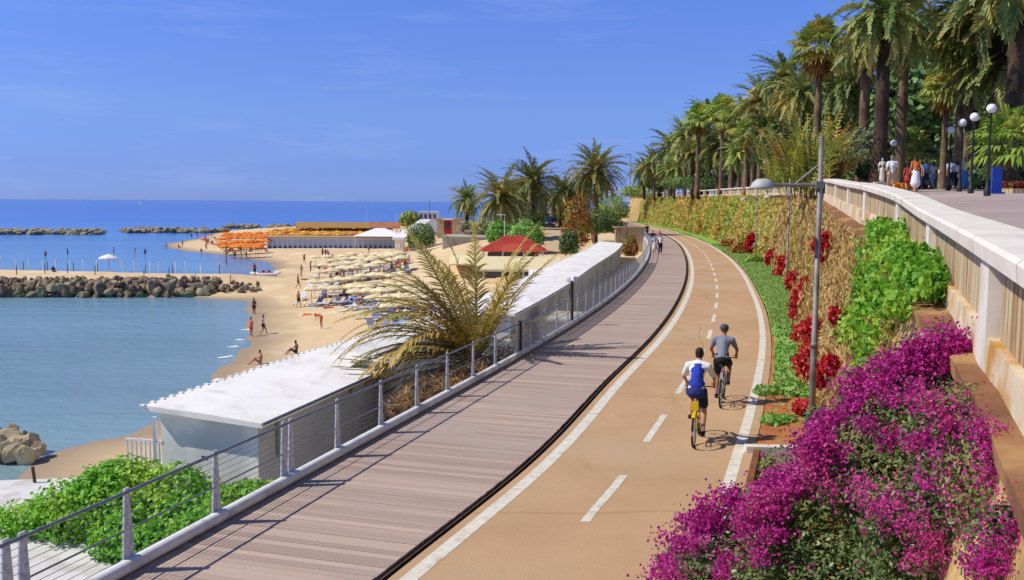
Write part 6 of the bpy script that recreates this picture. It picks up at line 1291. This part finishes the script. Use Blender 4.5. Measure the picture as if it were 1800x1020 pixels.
# white tent and ramp roof
c = atd(664, 415, 208); tn = thing('tent', 'white pointed tent roof at the right end of the cabins', 'tent', (c[0], 208, gz(c[0], 208)))
w = 45 / F * 208; e0 = atd(664, 416, 208)[2]; e1 = atd(664, 402, 208)[2]; b = MB(); zz = gz(c[0], 208)
b.add([[-w, 0, e0 - zz], [w, 0, e0 - zz], [w, 8, e0 - zz], [-w, 8, e0 - zz], [-1, 4, e1 - zz], [1, 4, e1 - zz]], [[0, 1, 5, 4], [2, 3, 4, 5]], [[1, 2, 5], [3, 0, 4]]); b.build('canopy', M_['canvas_white'], tn, world=False)
for sx in (-w * .9, w * .9):
    for sy in (.4, 7.6): b = MB(); b.box((sx, sy, (e0 - zz) / 2), (.15, .15, e0 - zz)); b.build('post', M_['white_metal'], tn, world=False)
p0, p1 = atd(700, 418, 200), atd(748, 386, 232); b = MB(); dv = p1 - p0; u = unit(np.cross(dv, [0, 0, 1])) * 1.3
V = [p0 - u, p0 + u, p1 + u, p1 - u]; V2 = [v - [0, 0, .5] for v in V]; b.add(V + V2, [[0, 1, 2, 3], [7, 6, 5, 4], [0, 4, 5, 1], [1, 5, 6, 2], [2, 6, 7, 3], [3, 7, 4, 0]])
rp_ = thing('ramp_roof', 'long white sloping roof climbing from the cabins to the upper terrace', 'ramp roof', (p0[0], p0[1], gz(p0[0], p0[1]))); b.build('roof', M_['hut_roof'], rp_)
for t in (.05, .5, .95): p = p0 + dv * t; gb = gz(p[0], p[1]); b = MB(); b.box((p[0], p[1], (gb + p[2]) / 2 - .25), (2.2, .3, max(.3, p[2] - gb - .5))); b.build('post', M_['hut_wall'], rp_)
def block(name, lab, cat, px0, px1, ytop, d, depth, m, wins=0, floors=1, base=None, roofm=None):
    a = atd(px0, ytop, d); c = atd(px1, ytop, d); gb = min(gz(a[0], d), gz(c[0], d)) - .5 if base is None else base; H = a[2] - gb; Wd = c[0] - a[0]
    r = thing(name, lab, cat, ((a[0] + c[0]) / 2, d, gb)); b = MB(); b.box((0, depth / 2, H / 2), (Wd, depth, H)); b.build('wall', M_[m], r, world=False)
    b = MB(); b.box((0, depth / 2, H + .1), (Wd + .4, depth + .4, .2)); b.build('roof', M_[roofm or m], r, world=False)
    for f in range(floors):
        for k in range(wins): b = MB(); b.box((-Wd / 2 + (k + .5) * Wd / wins, -.03, H - 1.3 - f * 2.8), (Wd / wins * .5, .08, 1.3)); b.build('window', M_['window_dark'], r, world=False)
    return r
block('sea_building', 'white flat building by the sea beside the round olive tree', 'building', 736, 768, 373, 290, 8, 'cabin_white', 4, 1); block('sea_building', 'low cream wall-like building right of the white sea building', 'building', 768, 812, 385, 270, 6, 'stone_cream', 0)
block('terrace_wall', 'pale grey terrace block left of the red roof', 'terrace wall', 778, 862, 418, 150, 10, 'concrete', 0); block('kiosk', 'red and white kiosk on the upper terrace', 'kiosk', 780, 794, 387, 215, 3, 'boat_red', 1, 1, None, 'boat_white'); block('kiosk', 'grey low kiosk left of the beachside palms', 'kiosk', 808, 838, 392, 200, 4, 'concrete', 2); block('kiosk', 'small cream kiosk on the terrace in front of the palms', 'kiosk', 818, 850, 408, 158, 4, 'stone_cream', 1)
block('house', 'pinkish house wall behind the parked van', 'house', 968, 1000, 350, 205, 8, 'pink_wall' if 'pink_wall' in M_ else mat('pink_wall', 'c9a192', 'b88f80', scale=1, rough=.9).name, 2, 2, None, 'awning_rust')
block('pale_wall', 'pale stone wall closing the far end of the boardwalk', 'wall', 1082, 1134, 401, 130, 1.2, 'stone_cream', 0, 1, -3.0); block('far_building', 'white building glimpsed between trunks at the end of the promenade', 'building', 1630, 1666, 232, 140, 8, 'cabin_white', 4, 5, 5.5)
b = MB(); a = onz(700, 440, -3.6); 
# red pavilion
d = 112; c = atd(902, 441, d); zz = gz(c[0], d); pv = thing('pavilion', 'pavilion with broad red hipped roof beside the sandy lane', 'pavilion', (c[0], d, zz)); w = 60 / F * d; e0 = c[2] - zz; e1 = atd(902, 415, d)[2] - zz
b = MB(); b.add([[-w, -2.5, e0], [w, -2.5, e0], [w, 6, e0], [-w, 6, e0], [-.9, 2, e1], [1.2, 2, e1]], [[0, 1, 5, 4], [2, 3, 4, 5], [3, 2, 1, 0]], [[1, 2, 5], [3, 0, 4]]); b.build('roof', mat('roof_red', 'a83a2b', '932f22', scale=.8, rough=.9, c3='b84a35', s3=.5), pv, world=False)
for sx in (-w * .85, -w * .3, w * .3, w * .85): b = MB(); b.box((sx, -2.1, e0 / 2), (.16, .16, e0)); b.build('post', M_['white_metal'], pv, world=False)
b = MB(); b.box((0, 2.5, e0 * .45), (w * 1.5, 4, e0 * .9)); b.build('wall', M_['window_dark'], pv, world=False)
# parked van facing the viewer
c = onz(967, 402, -.3); c[2] = gz(c[0], c[1]) + .06
vn = thing('parked_van', 'dark blue van parked head-on at the top of the sandy lane', 'van', c, 0); mat('van_blue', '3b4868', '303c5a', scale=2, rough=.35, spec=.6)
def prof(sec, x0, x1): n = len(sec); return [[x0, *p] for p in sec] + [[x1, *p] for p in sec], [[q, (q + 1) % n, n + (q + 1) % n, n + q] for q in range(n)]
sec = [(0, .4), (-.05, 1.0), (.7, 1.25), (1.4, 2.1), (1.7, 2.2), (4.7, 2.2), (4.8, .4)]
V, Q = prof(sec, -.95, .95); b = MB(); b.add(V, Q, [[0, q, q + 1] for q in range(1, 6)] + [[7, 7 + q + 1, 7 + q] for q in range(1, 6)]); b.build('body', M_['van_blue'], vn, world=False)
b = MB(); b.add([[-.8, .72, 1.29], [.8, .72, 1.29], [.72, 1.36, 2.06], [-.72, 1.36, 2.06]], [[0, 1, 2, 3]]); V = np.vstack(b.V) + [0, -.03, .02]; b.V = [V]; b.build('windscreen', M_['window_dark'], vn, world=False)
b = MB(); b.box((0, -.1, .52), (1.9, .18, .26)); b.build('bumper', M_['black_metal'], vn, world=False)
for s in (-1, 1):
    b = MB(); b.box((s * .72, -.06, .86), (.3, .08, .2)); b.build('headlight', M_['globe_glass'], vn, world=False); b = MB(); b.box((s * 1.08, .9, 1.4), (.2, .12, .26)); b.build('mirror', M_['black_metal'], vn, world=False)
    for yy_ in (.85, 3.9): b = MB(); b.tube([(s * .75, yy_, .33), (s * .97, yy_, .33)], .33, 14); b.build('wheel', M_['tyre'], vn, world=False)
# masts, tall pole, sailing boat
for (px, y0, y1, d, m, lab, cat) in ((644, 390, 359, 285, 'white_metal', 'thin white mast behind the awnings', 'mast'), (755, 392, 352, 240, 'post_wood', 'dark mast beside the white sea building', 'mast'), (1109, 330, 272, 190, 'lamp_grey', 'tall thin lamp pole alone against the sky left of the garden row', 'pole'), (887, 420, 377, 130, 'white_metal', 'white lamp pole in front of the broad low palm', 'pole'), (397, 452, 425, 170, 'post_wood', 'tall thin pole at the edge of the small bay', 'pole'), (697, 392, 372, 280, 'white_metal', 'short white mast left of the round olive tree', 'mast')):
    c = atd(px, y1, d); bz = max(gz(c[0], d), SEA) if px < 1100 else 5.5; b = MB(); b.tube([(c[0], d, bz - .1), (c[0], d, c[2])], [.09, .05], 6)
    if px in (1109, 887): b.box((c[0] - .5, d, c[2] - .05), (1.2, .25, .14))
    tag(b.build(cat, M_[m]), lab, cat)
c = atd(247, 353, 2600); sb = thing('sailing_boat', 'tiny white sailing boat on the horizon', 'sailing boat', (c[0], 2600, SEA))
b = MB(); b.tube([(-5, 0, .6), (-3, 0, .3), (3, 0, .3), (5.5, 0, .9)], [.3, 1.0, 1.1, .1], 8); b.build('hull', M_['boat_white'], sb, world=False); b = MB(); b.tube([(0, 0, 0), (0, 0, 13)], .12, 5); b.build('mast', M_['white_metal'], sb, world=False)
b = MB(); b.add([[-.2, .05, 1.5], [-5, .3, 1.8], [-.2, .05, 12.5], [.3, -.1, 1.5], [4.5, .2, 1.2], [.3, -.1, 10.5]], (), [[0, 1, 2], [3, 4, 5]]); b.build('sail', M_['canvas_white'], sb, world=False)
c = onz(28, 868, TZ0); b = MB(); b.tube([(c[0], c[1] + 1, TZ0 - .05), (c[0] - .05, c[1] + 1, TZ0 + .45)], .045, 6); tag(b.build('stake', M_['post_wood']), 'short dark stake at the edge of the white terrace', 'stake')
for k in range(34):
    c = onz(358 + k * 3.2 + rnd.uniform(-8, 8), rnd.uniform(428, 440) if k > 8 else rnd.uniform(420, 432), -5.9)
    if gz(c[0], c[1]) > -6.4:
        o = put('sun_lounger', LG['red'], None, (c[0], c[1], gz(c[0], c[1])), (0, 0, rnd.uniform(0, 6))); tag(o, 'red sun lounger on the sand at the orange umbrellas', 'sun lounger', 'red sun loungers at the orange umbrellas')
